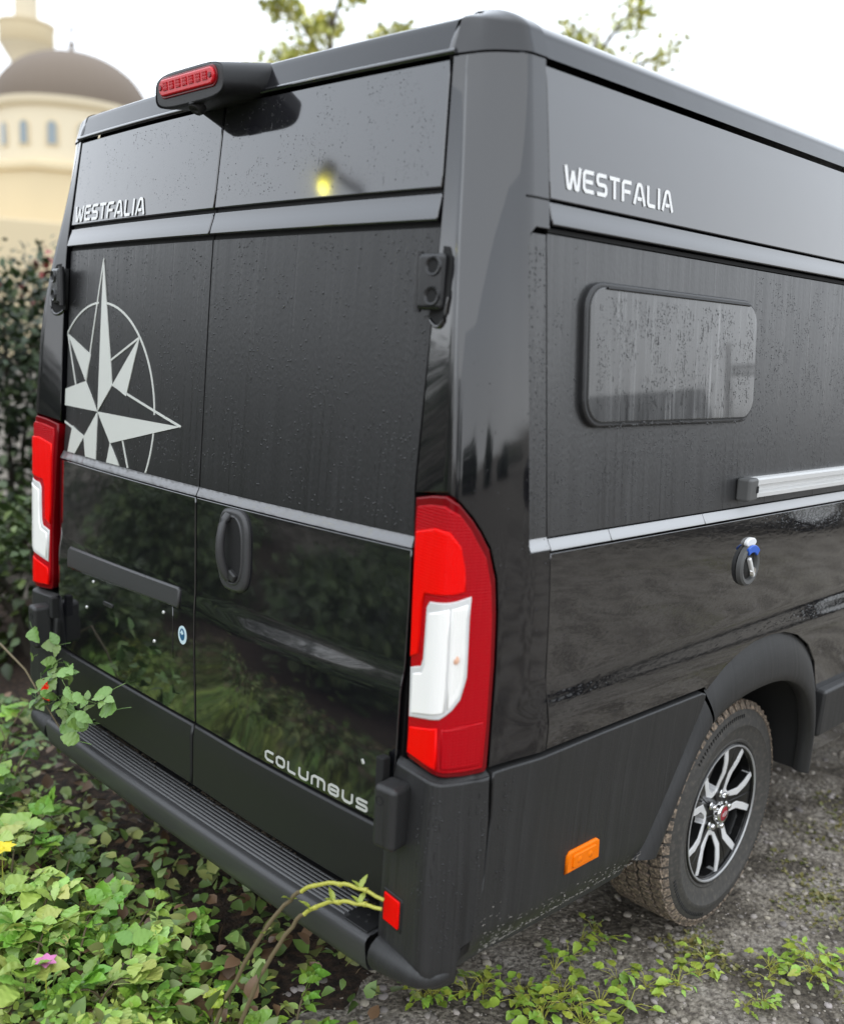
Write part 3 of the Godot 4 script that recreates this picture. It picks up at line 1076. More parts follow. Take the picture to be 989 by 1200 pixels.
func build_side(sg: int) -> void:
	var fs := func(p: Vector2) -> Vector3: return side(p)
	var fl := func(p: Vector2) -> Vector3: return side_low(p)
	var g := 0.004
	# upper panel, ledge band, recessed film panel, bright ledge, gloss lower panel
	var sz := func(y: float) -> float: return -seam_z(y) - 0.001
	var up := poly([sz.call(2.075), 2.073, sz.call(2.33), 2.330, 4.45, 2.330, 4.45, 2.073])
	part("upper_side_panel", fx(sheet(up, fs, 0.0, 0.015, 0.002, Vector2(0.25, 0.04)), sg), M.paint_up, van)
	var bandf := func(p: Vector2) -> Vector3: return side(p) + Vector3(0.006 - 0.008 * smoothstep(2.02, 2.068, p.y), 0, 0)
	part("side_band", fx(sheet(poly([sz.call(2.022), 2.021, sz.call(2.068), 2.068, 4.45, 2.068, 4.45, 2.021]), bandf, 0.0, 0.02, 0.0025, Vector2(0.25, 0.012)), sg), M.paint_up, van)
	part("window_panel", fx(sheet(poly([sz.call(1.37), 1.370, sz.call(2.005), 2.006, 4.45, 2.006, 4.45, 1.370]), fs, -0.010, 0.012, 0.001, Vector2(0.25, 0.05)), sg), M.film, van)
	part("window_panel_edge", fx(sheet(poly([sz.call(2.01), 2.008, sz.call(2.01), 2.017, 4.45, 2.017, 4.45, 2.008]), fs, -0.008, 0.012, 0.0, Vector2(0.5, 0.02)), sg), M.dark, van)
	var z0: float = sz.call(1.35)
	var prev := z0
	for zb in [0.487, 0.893, 2.2, 4.45]:    # the bright ledge is laid in lengths
		part("ledge_strip", fx(sheet(poly([prev + 0.0012, 1.341, zb - 0.0012, 1.341, zb - 0.0012, 1.366, prev + 0.0012, 1.366]), func(p: Vector2) -> Vector3: return side(p) - Vector3(0.011, 0, 0) * smoothstep(1.338, 1.371, p.y), 0.0015, 0.012, 0.001, Vector2(0.25, 0.01)), sg), M.strip, van)
		prev = zb
	var low := PackedVector2Array()
	low.append_array(poly([sz.call(0.886), 0.884, sz.call(1.336), 1.336, 4.45, 1.336, 4.45, 0.47, 1.735, 0.47]))
	var ao := arch_outer()
	for i in range(13, 2, -1):
		low.append(Vector2(-ao[i].x, ao[i].y + 0.004))
	low.append(Vector2(0.95, 0.884))
	part("lower_side_panel", fx(sheet(low, fl, 0.0, 0.015, 0.002, Vector2(0.12, 0.018)), sg), M.paint_low, van)
	# plastic cladding behind the wheel, in the corner's own parameters
	var fn := func(p: Vector2) -> Vector3: return pillar(p) + Vector3(0.004 - 0.03 * pow(1.0 - smoothstep(0.40, 0.52, p.y), 2.0), 0, 0)
	var cl := poly([2.36, 0.872, 2.40, 0.765, 2.33, 0.605, 2.08, 0.47, 1.94, 0.40])
	for q in [Vector2(-0.45, 0.395), Vector2(-0.70, 0.395), Vector2(-0.725, 0.44), Vector2(-0.80, 0.56), Vector2(-0.882, 0.70), Vector2(-0.955, 0.850), Vector2(-0.950, 0.868), Vector2(-0.93, 0.874), Vector2(-0.5, 0.876)]:
		cl.append(Vector2(s_of(q.x, q.y), q.y))
	var cm := sheet(cl, fn, 0.004, 0.03, 0.004, Vector2(0.25, 0.03), Vector2(9, 1))
	var clad := part("side_cladding", fx(cm, sg), M.plastic, van)
	var crease := MB.new()
	crease.tube([side(Vector2(0.45, 0.655)) + Vector3(0.007, 0, 0), side(Vector2(0.6, 0.662)) + Vector3(0.0085, 0, 0), side(Vector2(0.80, 0.676)) + Vector3(0.007, 0, 0)], 0.0012, 0.0012, 5)
	part("crease", fx(crease.mesh(), sg), M.plastic, clad)
	part("arch_flare", fx(flare(0.0, 3.0 / 14.0 - 0.004, 30), sg), M.plastic, clad)
	part("wheel_arch_trim", fx(flare(3.0 / 14.0 + 0.003, 1.0, 70), sg), M.plastic, van)
	# wheel well
	var ww := MB.new()
	ww.grid(func(a: float, b: float) -> Vector3:
		var q := curve2(arch_inner(), a)
		var c := Vector2(-1.26, 0.40)
		q = c + (q - c) * 1.02
		return Vector3(lerpf(side_x(q.y, q.x) - 0.005, 0.62, b), q.y, q.x), 40, 4, 1.0)
	part("wheel_well", fx(ww.mesh(), sg), M.dark, van)
	# rubbing moulding ahead of the rear wheel
	var sk := rrect(1.70, 0.545, 3.95, 0.708, 0.012, 3)
	part("side_moulding", fx(sheet(sk, func(p: Vector2) -> Vector3: return side_low(p) + Vector3(0.004, 0, 0), 0.026, 0.04, 0.010, Vector2(0.25, 0.05)), sg), M.plastic, van)

# ---- rear doors
func glyph(ch: String) -> Array:      # strokes on a unit square
	match ch:
		"W": return [[0, 1, 0.16, 0.05, 0.30, 0.05, 0.5, 0.80, 0.70, 0.05, 0.84, 0.05, 1, 1]]
		"E": return [[0.98, 0.92, 0.22, 0.92, 0.08, 0.80, 0.08, 0.20, 0.22, 0.08, 0.98, 0.08], [0.24, 0.5, 0.9, 0.5]]
		"S": return [[0.95, 0.92, 0.2, 0.92, 0.08, 0.82, 0.08, 0.62, 0.2, 0.5, 0.8, 0.5, 0.92, 0.4, 0.92, 0.18, 0.8, 0.08, 0.03, 0.08]]
		"T": return [[0, 0.92, 1, 0.92], [0.5, 0.83, 0.5, 0]]
		"F": return [[0.98, 0.92, 0.22, 0.92, 0.08, 0.80, 0.08, 0.0], [0.24, 0.48, 0.88, 0.48]]
		"A": return [[0.02, 0, 0.34, 0.88, 0.42, 0.94, 0.58, 0.94, 0.66, 0.88, 0.98, 0], [0.31, 0.28, 0.69, 0.28]]
		"L": return [[0.08, 1, 0.08, 0.2, 0.2, 0.08, 0.95, 0.08]]
		"I": return [[0.5, 1, 0.5, 0]]
		"C": return [[0.97, 0.92, 0.3, 0.92, 0.1, 0.76, 0.1, 0.24, 0.3, 0.08, 0.97, 0.08]]
		"O": return [[0.5, 0.92, 0.28, 0.92, 0.1, 0.76, 0.1, 0.24, 0.28, 0.08, 0.5, 0.08], [0.5, 0.08, 0.72, 0.08, 0.9, 0.24, 0.9, 0.76, 0.72, 0.92, 0.5, 0.92]]
		"U": return [[0.1, 1, 0.1, 0.26, 0.28, 0.08, 0.72, 0.08, 0.9, 0.26, 0.9, 1]]
		"M": return [[0.06, 0, 0.06, 0.74, 0.22, 0.92, 0.78, 0.92, 0.94, 0.74, 0.94, 0], [0.5, 0.82, 0.5, 0.0]]
		"B": return [[0.5, 0.92, 0.28, 0.92, 0.1, 0.76, 0.1, 0.24, 0.28, 0.08, 0.5, 0.08], [0.5, 0.08, 0.76, 0.08, 0.92, 0.2, 0.92, 0.4, 0.84, 0.5, 0.92, 0.62, 0.92, 0.80, 0.76, 0.92, 0.5, 0.92], [0.23, 0.5, 0.74, 0.5]]
	return []

func lettering(text: String, at: Vector2, ax: Vector2, ay: Vector2, widths: Array, pitch_gap: float, stroke: float, fn: Callable, off: float) -> ArrayMesh:
	# at: lower left corner on the surface; ax, ay: unit step along the text and up, one letter high
	var mb := MB.new()
	var x := 0.0
	var h := ay.length()
	for i in text.length():
		var w: float = widths[i]
		for st in glyph(text[i]):
			var line := PackedVector2Array()
			for k in range(0, st.size(), 2):
				line.append(at + ax * (x + st[k] * w) + ay * (st[k + 1] * (1.0 - stroke * 0.4) + stroke * 0.2))
			for pg in Geometry2D.offset_polyline(line, stroke * h * 0.5, Geometry2D.JOIN_ROUND, Geometry2D.END_BUTT):
				if not Geometry2D.is_polygon_clockwise(pg):
					sheet_into(mb, pg, fn, off, 0.0012, 0.0, Vector2(0.08, 0.08))
		x += w + pitch_gap
	return mb.mesh()

func build_rear_doors() -> void:
	var fr := func(p: Vector2) -> Vector3: return rear(p)
	var flow := func(p: Vector2) -> Vector3: return rear_low(p)
	var xs := 0.038
	var cell := Vector2(0.09, 0.06)
	for sd in [-1, 1]:
		var g := 0.0025
		var edge := func(y: float) -> float: return sd * (smooth(y, RY, RAX) + 0.020 * (1.0 - smoothstep(1.3, 1.45, y)) - 0.003)
		var quadp := func(y0: float, y1: float) -> PackedVector2Array:
			var o := PackedVector2Array([Vector2(xs + sd * g, y0)])
			for k in 7:
				var y := lerpf(y0, y1, k / 6.0)
				o.append(Vector2(edge.call(y), y))
			o.append(Vector2(xs + sd * g, y1))
			return o
		# the door itself is its inner slab; the skins are set on it
		var slab := sheet(quadp.call(0.530, 2.340), fr, -0.013, 0.04, 0.002, cell)
		var door := part("rear_door", slab, M.dark, van)
		if sd < 0:
			door.set_meta("label", "left rear door with compass rose and number plate recess")
		else:
			door.set_meta("label", "right rear door with pull handle and grey lettering")
		part("upper_panel", sheet(quadp.call(2.083, 2.338), fr, -0.003, 0.012, 0.003, cell), M.paint_up, door)
		var bf := func(p: Vector2) -> Vector3: return rear(p) + Vector3(0, 0, 0.005 - 0.010 * smoothstep(2.016, 2.073, p.y))
		part("band", sheet(quadp.call(2.017, 2.073), bf, 0.0, 0.018, 0.003, Vector2(0.09, 0.014)), M.paint_up, door)
		part("middle_panel", sheet(quadp.call(1.3665, 2.006), fr, -0.010, 0.006, 0.001, cell), M.film_rear, door)
		part("ledge_strip", sheet(quadp.call(1.342, 1.3655), func(p: Vector2) -> Vector3: return rear(p) - Vector3(0, 0, 0.010) * smoothstep(1.338, 1.368, p.y), 0.0005, 0.012, 0.0, Vector2(0.09, 0.01)), M.ledge, door)
		var lowp: PackedVector2Array = quadp.call(0.702, 1.339)
		part("lower_panel", sheet(lowp, flow, 0.0, 0.012, 0.003, Vector2(0.07, 0.018)), M.paint, door)
		var pf := func(p: Vector2) -> Vector3: return rear_low(p) + Vector3(0, 0, 0.010 * (1.0 - smoothstep(0.66, 0.70, p.y)) * 0.5 + 0.004)
		part("kick_panel", sheet(quadp.call(0.522, 0.698), pf, 0.003, 0.02, 0.006, Vector2(0.09, 0.03)), M.plastic_dark, door)
		if sd < 0:
			emblem(door, fr)
			part("lettering", lettering("WESTFALIA", Vector2(-0.772, 2.0915), Vector2(0.0495, -0.0005), Vector2(0.001, 0.050), [1.12, 0.86, 0.84, 0.84, 0.82, 0.98, 0.74, 0.2, 0.98], 0.235, 0.165, fr, 0.0), M.white_decal, door)
			plate_recess(door, flow)
		else:
			part("lettering", lettering("COLUMBUS", Vector2(0.362, 0.7125), Vector2(0.0385, -0.0003), Vector2(0.0008, 0.029), [0.92, 0.95, 0.85, 1.0, 1.32, 1.0, 1.0, 1.0], 0.235, 0.21, flow, 0.0012), M.grey_letter, door)
			handle(door, flow)
			var nick := MB.new()
			nick.rbox(Vector3(0.004, 0.006, 0.002), 0.0015, Transform3D(Basis(Vector3.BACK, 0.5), flow.call(Vector2(0.715, 0.83))))
			part("stone_chip", nick.mesh(), M.bolt, door)

func emblem(door: Node, fr: Callable) -> void:
	var c := Vector2(-0.557, 1.5155)
	var S := Vector2(0.492, 0.460)
	var clipr := rect(-0.806, 1.3675, 0.03, 2.0)
	var P := func(x: float, y: float) -> Vector2: return c + Vector2(x, y) * S
	var pieces := []
	var lines := []
	var nk := 0.19
	var rr := 0.715
	var dd := rr * 0.7071
	for k in 4:
		var rot := func(x: float, y: float) -> Vector2:
			var q := Vector2(x, y).rotated(-PI / 2 * k)
			return P.call(q.x, q.y)
		# big point towards north, its clockwise half filled, the other outlined
		pieces.append(PackedVector2Array([rot.call(0, 0), rot.call(nk, nk), rot.call(0, 1)]))
		lines.append([rot.call(-nk, nk), rot.call(0, 1)])
		# small diagonal point to the north-east
		pieces.append(PackedVector2Array([rot.call(nk, nk), rot.call(dd, dd), rot.call(0.372, 0.131)]))
		lines.append([rot.call(dd, dd), rot.call(0.153, 0.347)])
	# ring in four arcs, broken where the big points cross it
	for k in 4:
		var arc := PackedVector2Array()
		var n := 20
		for i in n + 1:
			var an := PI / 2 * k + lerpf(0.062, PI / 2 - 0.085, float(i) / n)
			arc.append(P.call(cos(an) * rr, sin(an) * rr))
		lines.append(Array(arc))
	var mb := MB.new()
	var shapes := []
	for ln in lines:
		var pl := PackedVector2Array()
		for q in ln:
			pl.append(q)
		for pg in Geometry2D.offset_polyline(pl, 0.0032, Geometry2D.JOIN_ROUND, Geometry2D.END_BUTT):
			shapes.append([pg, -0.0080])
	for pg in pieces:
		shapes.append([pg, -0.0072])
	for sh in shapes:
		for q in Geometry2D.intersect_polygons(sh[0], clipr):
			sheet_into(mb, q, fr, sh[1], 0.0025, 0.0, Vector2(0.06, 0.06))
	part("compass_rose", mb.mesh(), M.silver_decal, door)

func plate_recess(door: Node, fn: Callable) -> void:
	var rec := part("plate_panel", sheet(poly([-0.705, 0.992, -0.068, 1.018, -0.070, 0.862, -0.655, 0.838]), fn, 0.0022, 0.012, 0.0015, Vector2(0.08, 0.05)), M.paint, door)
	rec.set_meta("label", "glossy black number plate panel without a plate")
	part("plate_garnish", sheet(poly([-0.735, 0.992, -0.733, 1.050, -0.722, 1.061, -0.045, 1.074, -0.034, 1.068, -0.036, 1.016, -0.1, 1.0155]), fn, 0.007, 0.03, 0.005, Vector2(0.09, 0.03)), M.step, door)
	for q in [[-0.546, 0.982], [-0.595, 0.888], [-0.116, 0.986], [-0.168, 0.887]]:
		var b := MB.new()
		b.lathe([Vector2(0.0001, 0.004), Vector2(0.004, 0.0035), Vector2(0.0055, 0.001), Vector2(0.0058, -0.002)], Transform3D(Basis(Vector3.RIGHT, PI / 2), fn.call(Vector2(q[0], q[1])) + Vector3(0, 0, 0.002)), 14)
		part("screw", b.mesh(), M.bolt, door)
	part("plate_light_slot", sheet(rrect(-0.475, 0.925, -0.415, 0.937, 0.005, 3), fn, 0.006, 0.004, 0.001, Vector2(1, 1)), M.plastic, door)
	part("sticker", sheet(ellipse(Vector2(-0.020, 0.943), 0.021, 0.0265), fn, 0.0012, 0.0015, 0.0, Vector2(1, 1)), M.sticker, door)
	part("sticker_print", sheet(ellipse(Vector2(-0.020, 0.945), 0.0125, 0.0175, 16), fn, 0.0018, 0.001, 0.0, Vector2(1, 1)), M.sticker_blue, door)
	part("sticker_print", sheet(poly([-0.028, 0.949, -0.020, 0.958, -0.012, 0.948, -0.020, 0.944]), fn, 0.0024, 0.001, 0.0, Vector2(1, 1)), M.sticker, door)

func handle(door: Node, fn: Callable) -> void:
	var c := Vector2(0.216, 1.228)
	var base := part("handle_plate", sheet(ellipse(c, 0.066, 0.108, 36, 0.62), fn, 0.013, 0.02, 0.009, Vector2(0.04, 0.04)), M.step, door)
	base.name = "handle"
	part("handle_cup", sheet(ellipse(c + Vector2(0.002, 0.002), 0.043, 0.084, 30, 0.75), fn, 0.0142, 0.004, 0.002, Vector2(0.04, 0.04)), M.dark, door)
	var rim := MB.new()
	var rp := []
	for i in 41:
		var an := TAU * i / 40.0
		var q := c + Vector2(0.002, 0.002) + Vector2(signf(cos(an)) * pow(absf(cos(an)), 0.75) * 0.045, signf(sin(an)) * pow(absf(sin(an)), 0.75) * 0.087)
		rp.append(fn.call(q) + Vector3(0, 0, 0.0128))
	rim.tube(rp, 0.0038, 0.0038, 8, false)
	part("handle_rim", rim.mesh(), M.step, door)
	var grip := MB.new()
	var gp := []
	for i in 15:
		var t := i / 14.0
		var q := c + Vector2(-0.010 + 0.003 * t, lerpf(0.092, -0.072, t))
		gp.append(fn.call(q) + Vector3(0, 0, 0.014 + 0.026 * pow(sin(PI * t), 0.6)))
	grip.tube(gp, 0.0105, 0.0125, 12)
	part("handle_grip", grip.mesh(), M.step, door)
	var lock := MB.new()
	lock.lathe([Vector2(0.0001, 0.003), Vector2(0.010, 0.003), Vector2(0.013, 0.0)], Transform3D(Basis(Vector3.RIGHT, PI / 2), fn.call(c + Vector2(-0.046, 0.052)) + Vector3(0, 0, 0.013)), 16)
	part("handle_lock", lock.mesh(), M.rubber, door)
	var hook := MB.new()
	hook.rbox(Vector3(0.016, 0.012, 0.010), 0.006, Transform3D(Basis(Vector3.BACK, -0.5), fn.call(c + Vector2(0.014, -0.062)) + Vector3(0, 0, 0.016)))
	part("handle_hook", hook.mesh(), M.plastic, door)

func build_step() -> void:
	# step along the rear bumper: rounded section swept across, ribs on top
	var mb := MB.new()
	var prof := [Vector2(-0.12, 0.449), Vector2(0.030, 0.452), Vector2(0.040, 0.453), Vector2(0.049, 0.450), Vector2(0.055, 0.442), Vector2(0.056, 0.43), Vector2(0.050, 0.385), Vector2(0.042, 0.366), Vector2(0.020, 0.356), Vector2(-0.12, 0.356)]
	var n := 30
	for i in prof.size() - 1:
		var p: Vector2 = prof[i]
		var q: Vector2 = prof[i + 1]
		var s := mb.v.size()
		var nr := Vector2(-(q.y - p.y), q.x - p.x).normalized()
		var na := nr
		var nb := nr
		if i > 0:
			var o: Vector2 = prof[i - 1]
			na = (nr + Vector2(-(p.y - o.y), p.x - o.x).normalized()).normalized()
		if i + 2 < prof.size():
			var o2: Vector2 = prof[i + 2]
			nb = (nr + Vector2(-(o2.y - q.y), o2.x - q.x).normalized()).normalized()
		for k in n + 1:
			var x := lerpf(-0.80, 0.80, float(k) / n)
			var bow := -0.012 * pow(absf(x) / 0.8, 2.5)
			mb.vert(Vector3(x, p.y, p.x + bow), Vector3(0, na.y, na.x), Vector2(x, p.x))
			mb.vert(Vector3(x, q.y, q.x + bow), Vector3(0, nb.y, nb.x), Vector2(x, q.x))
		for k in n:
			mb.quad(s + 2 * k, s + 2 * k + 1, s + 2 * k + 3, s + 2 * k + 2)
	var step := part("bumper_step", mb.mesh(), M.step, van)
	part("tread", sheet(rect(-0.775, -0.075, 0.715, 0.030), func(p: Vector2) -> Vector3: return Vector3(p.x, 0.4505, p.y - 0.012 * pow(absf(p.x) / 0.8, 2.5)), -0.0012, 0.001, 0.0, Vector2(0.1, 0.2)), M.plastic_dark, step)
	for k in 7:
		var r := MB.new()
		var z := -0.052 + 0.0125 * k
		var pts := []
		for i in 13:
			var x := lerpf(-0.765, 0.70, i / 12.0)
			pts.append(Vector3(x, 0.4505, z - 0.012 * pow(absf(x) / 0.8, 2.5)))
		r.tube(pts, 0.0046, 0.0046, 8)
		part("tread_rib", r.mesh(), M.rib, step)  # the lighter colour carries the sky shine on the ribs
	for sg in [1, -1]:
		var pad := MB.new()
		pad.rbox(Vector3(0.038, 0.003, 0.042), 0.002, Transform3D(Basis(), Vector3(0.752, 0.454, -0.012)))
		part("end_pad", fx(pad.mesh(), sg), M.plastic_dark, step)
		for q in [Vector3(0.735, 0.458, 0.004), Vector3(0.760, 0.458, 0.002), Vector3(0.745, 0.458, -0.02)]:
			var sc := MB.new()
			sc.lathe([Vector2(0.0001, 0.001), Vector2(0.004, 0.0005), Vector2(0.005, -0.001)], Transform3D(Basis(), q), 10)
			part("screw", fx(sc.mesh(), sg), M.dark, step)
	# leaf litter caught in the corner between step and doors
	var r2 := RandomNumberGenerator.new()
	r2.seed = 99
	var xf := []
	var cols := []
	for i in 900:
		var x := r2.randf_range(-0.72, 0.78)
		var z := -0.068 + absf(r2.randfn(0.0, 0.008))
		var s := r2.randf_range(0.0015, 0.0045)
		if r2.randf() < 0.5 + 0.5 * sin(x * 9.0):
			xf.append(Transform3D(Basis.from_euler(Vector3(r2.randf() * 6, r2.randf() * 6, r2.randf() * 6)).scaled(Vector3(s, s * 0.5, s * 1.4)), Vector3(x, 0.453, z)))
			var b := r2.randf_range(0.5, 1.6)
			cols.append(Color(0.05 * b, 0.038 * b, 0.025 * b))
	stuff("leaf_litter", pebble_mesh(3), M.stone, xf, step, cols)

func build_brake_light() -> void:
	var mb := MB.new()
	# pod: rounded slab section swept forward, flaring into the roof
	mb.grid(func(a: float, b: float) -> Vector3:
		var an := a * TAU
		var k := b
		var z := lerpf(0.034, -0.16, k)
		var hx := lerpf(0.150, 0.166, k)
		var hy := lerpf(0.042, 0.047, k)
		var cy := lerpf(2.358, 2.392, k)
		var pw := 0.42
		var sy := signf(sin(an)) * pow(absf(sin(an)), 0.6)
		return Vector3(0.048 + signf(cos(an)) * pow(absf(cos(an)), pw) * hx, cy + sy * hy, z), 64, 8, -1.0)
	var fn := flat_fn(Transform3D(Basis(Vector3.RIGHT, 0.10), Vector3(0.048, 2.358, 0.032)))
	var pod := part("brake_light_pod", mb.mesh(), M.plastic_dark, van)
	part("face", sheet(ellipse(Vector2(0, 0), 0.150, 0.042, 48, 0.5), fn, 0.002, 0.02, 0.006, Vector2(1, 1)), M.plastic_dark, pod)
	part("bezel", sheet(rrect(-0.128, -0.016, 0.128, 0.033, 0.023), fn, 0.005, 0.006, 0.002, Vector2(1, 1)), M.lens_dark, pod)
	part("brake_lens", sheet(rrect(-0.122, -0.011, 0.122, 0.028, 0.019), fn, 0.011, 0.008, 0.004, Vector2(1, 1)), M.lens_bar, pod)
	for k in 7:
		var rb := MB.new()
		rb.rbox(Vector3(0.010, 0.010, 0.002), 0.0015, Transform3D(Basis(Vector3.RIGHT, 0.10), fn.call(Vector2(-0.087 + 0.029 * k, 0.009)) + Vector3(0, 0, 0.0112)))
		part("lens_cell", rb.mesh(), M.lens_mid, pod)
	for sx in [-0.110, 0.108]:
		var sc := MB.new()
		sc.lathe([Vector2(0.0001, 0.002), Vector2(0.006, 0.002), Vector2(0.007, -0.001)], Transform3D(Basis(Vector3.RIGHT, PI / 2), fn.call(Vector2(sx, 0.008)) + Vector3(0, 0, 0.0115)), 12)
		part("screw", sc.mesh(), M.lens_dark, pod)
	var cam := MB.new()
	cam.lathe([Vector2(0.0001, 0.004), Vector2(0.006, 0.005), Vector2(0.008, 0.008), Vector2(0.017, 0.009), Vector2(0.021, 0.002), Vector2(0.022, -0.01)], Transform3D(Basis(Vector3.RIGHT, PI * 0.82), Vector3(0.052, 2.312, 0.012)), 24)
	part("rear_camera", cam.mesh(), M.rubber, pod)

func build_right_details() -> void:
	var fs := func(p: Vector2) -> Vector3: return side(p)
	# side window
	var ol := rrect(0.362, 1.603, 1.105, 1.921, 0.062, 8)
	var frame := part("side_window", sheet(ol, fs, 0.005, 0.016, 0.005, Vector2(0.1, 0.08)), M.frame, van)
	var inner := rrect(0.3745, 1.615, 1.0975, 1.910, 0.053, 8)
	part("seal", sheet(rrect(0.3715, 1.612, 1.1005, 1.913, 0.056, 8), fs, 0.006, 0.006, 0.001, Vector2(0.1, 0.08)), M.rubber, frame)
	part("pane", sheet(inner, fs, 0.0082, 0.006, 0.002, Vector2(0.1, 0.08)), M.pane, frame)
	var hg := MB.new()
	hg.tube([fs.call(Vector2(0.43, 1.9085)) + Vector3(0.010, 0, 0), fs.call(Vector2(1.05, 1.9085)) + Vector3(0.010, 0, 0)], 0.003, 0.003, 8)
	part("hinge_profile", hg.mesh(), M.plastic_dark, frame)
	# lettering on the upper panel
	part("side_lettering", lettering("WESTFALIA", Vector2(0.291, 2.0985), Vector2(0.0427, 0.0), Vector2(0, 0.050), [1.12, 0.86, 0.84, 0.84, 0.82, 0.98, 0.74, 0.2, 0.98], 0.235, 0.165, fs, 0.0022), M.white_decal, van)
	# equipment rail: extruded aluminium channel with a moulded end
	var rail := MB.new()
	var prof := [Vector2(-0.002, 1.393), Vector2(0.014, 1.393), Vector2(0.026, 1.395), Vector2(0.027, 1.406), Vector2(0.016, 1.409), Vector2(0.010, 1.411), Vector2(0.009, 1.424), Vector2(0.016, 1.428), Vector2(0.029, 1.431), Vector2(0.030, 1.444), Vector2(0.020, 1.448), Vector2(-0.002, 1.448)]
	for i in prof.size() - 1:
		var p: Vector2 = prof[i]
		var q: Vector2 = prof[i + 1]
		var nn := Vector3(q.y - p.y, -(q.x - p.x), 0).normalized()
		var s := rail.v.size()
		for k in 9:
			var z := lerpf(-1.10, -4.2, k / 8.0)
			rail.vert(Vector3(side_x(1.42, z) - 0.010 + p.x, p.y, z), nn)
			rail.vert(Vector3(side_x(1.42, z) - 0.010 + q.x, q.y, z), nn)
		for k in 8:
			rail.quad(s + 2 * k, s + 2 * k + 1, s + 2 * k + 3, s + 2 * k + 2)
	var ro := part("equipment_rail", rail.mesh(), M.alu, van)
	var ec := MB.new()
	var ex := Transform3D(Basis(Vector3.UP, 0.05), Vector3(side_x(1.42, -1.09) + 0.008, 1.4195, -1.088))
	ec.rbox(Vector3(0.020, 0.0315, 0.030), 0.008, ex)
	part("end_cap", ec.mesh(), M.plastic_mid, ro)
	var sc := MB.new()
	sc.rbox(Vector3(0.006, 0.010, 0.006), 0.003, Transform3D(Basis(), ex * Vector3(0.017, 0.0, -0.020)))
	part("screw_recess", sc.mesh(), M.dark, ro)
	# round water filler with blue tab
	var c := Vector2(1.128, 1.203)
	var fl := func(p: Vector2) -> Vector3: return side_low(p)
	var px: Vector3 = fl.call(c)
	var ax := Transform3D(Basis(Vector3.BACK, -PI / 2), px)
	var rg := MB.new()
	rg.lathe([Vector2(0.001, 0.004), Vector2(0.040, 0.004), Vector2(0.043, 0.012), Vector2(0.052, 0.014), Vector2(0.058, 0.010), Vector2(0.060, -0.002)], ax, 40)
	var fo := part("water_filler", rg.mesh(), M.plastic_mid, van)
	var hub := MB.new()
	hub.lathe([Vector2(0.001, 0.010), Vector2(0.022, 0.010), Vector2(0.030, 0.005), Vector2(0.039, 0.0045)], ax, 30)
	part("lock_hub", hub.mesh(), M.rubber, fo)
	var bar := MB.new()
	bar.rbox(Vector3(0.006, 0.034, 0.006), 0.004, Transform3D(Basis(Vector3.RIGHT, 0.6), px + Vector3(0.014, -0.004, 0.0)))
	part("lock_bar", bar.mesh(), M.alu, fo)
	var disc := MB.new()
	disc.lathe([Vector2(0.001, 0.006), Vector2(0.012, 0.005), Vector2(0.014, 0.0)], Transform3D(Basis(Vector3.BACK, -PI / 2), px + Vector3(0.014, -0.018, -0.012)), 18)
	part("key_cover", disc.mesh(), M.chrome, fo)
	var tabf := flat_fn(Transform3D(Basis(Vector3(0, 0, -1), Vector3.UP, Vector3.RIGHT), px))
	var tb := PackedVector2Array()
	for i in 11:
		var an := lerpf(0.75, 2.15, i / 10.0)
		tb.append(Vector2(cos(an), sin(an)) * 0.059)
	for i in 11:
		var an := lerpf(2.15, 0.75, i / 10.0)
		tb.append(Vector2(cos(an), sin(an)) * 0.038)
	part("blue_tab", sheet(tb, tabf, 0.017, 0.006, 0.002, Vector2(1, 1)), M.blue, fo)
	part("top_flap", sheet(ellipse(Vector2(0.004, 0.064), 0.030, 0.014, 24), tabf, 0.008, 0.01, 0.003, Vector2(1, 1)), M.white_decal, fo)
	# amber side marker on the cladding
	var cf := func(p: Vector2) -> Vector3: return side(p) + Vector3(0.008, 0, 0)
	var mk := part("side_marker", sheet(poly([0.405, 0.527, 0.538, 0.527, 0.533, 0.577, 0.520, 0.586, 0.415, 0.586, 0.405, 0.575]), cf, 0.014, 0.02, 0.005, Vector2(1, 1)), M.lens_amber, van)
	part("marker_lens", sheet(rrect(0.425, 0.538, 0.515, 0.575, 0.008, 4), cf, 0.018, 0.006, 0.003, Vector2(1, 1)), M.lens_amber, mk)
	for q in [0.448, 0.490]:
		var d := MB.new()
		d.lathe([Vector2(0.001, 0.002), Vector2(0.008, 0.001), Vector2(0.011, -0.002)], Transform3D(Basis(Vector3.BACK, -PI / 2), cf.call(Vector2(q, 0.556)) + Vector3(0.018, 0, 0)), 16)
		part("marker_dome", d.mesh(), M.lens_amber, mk)

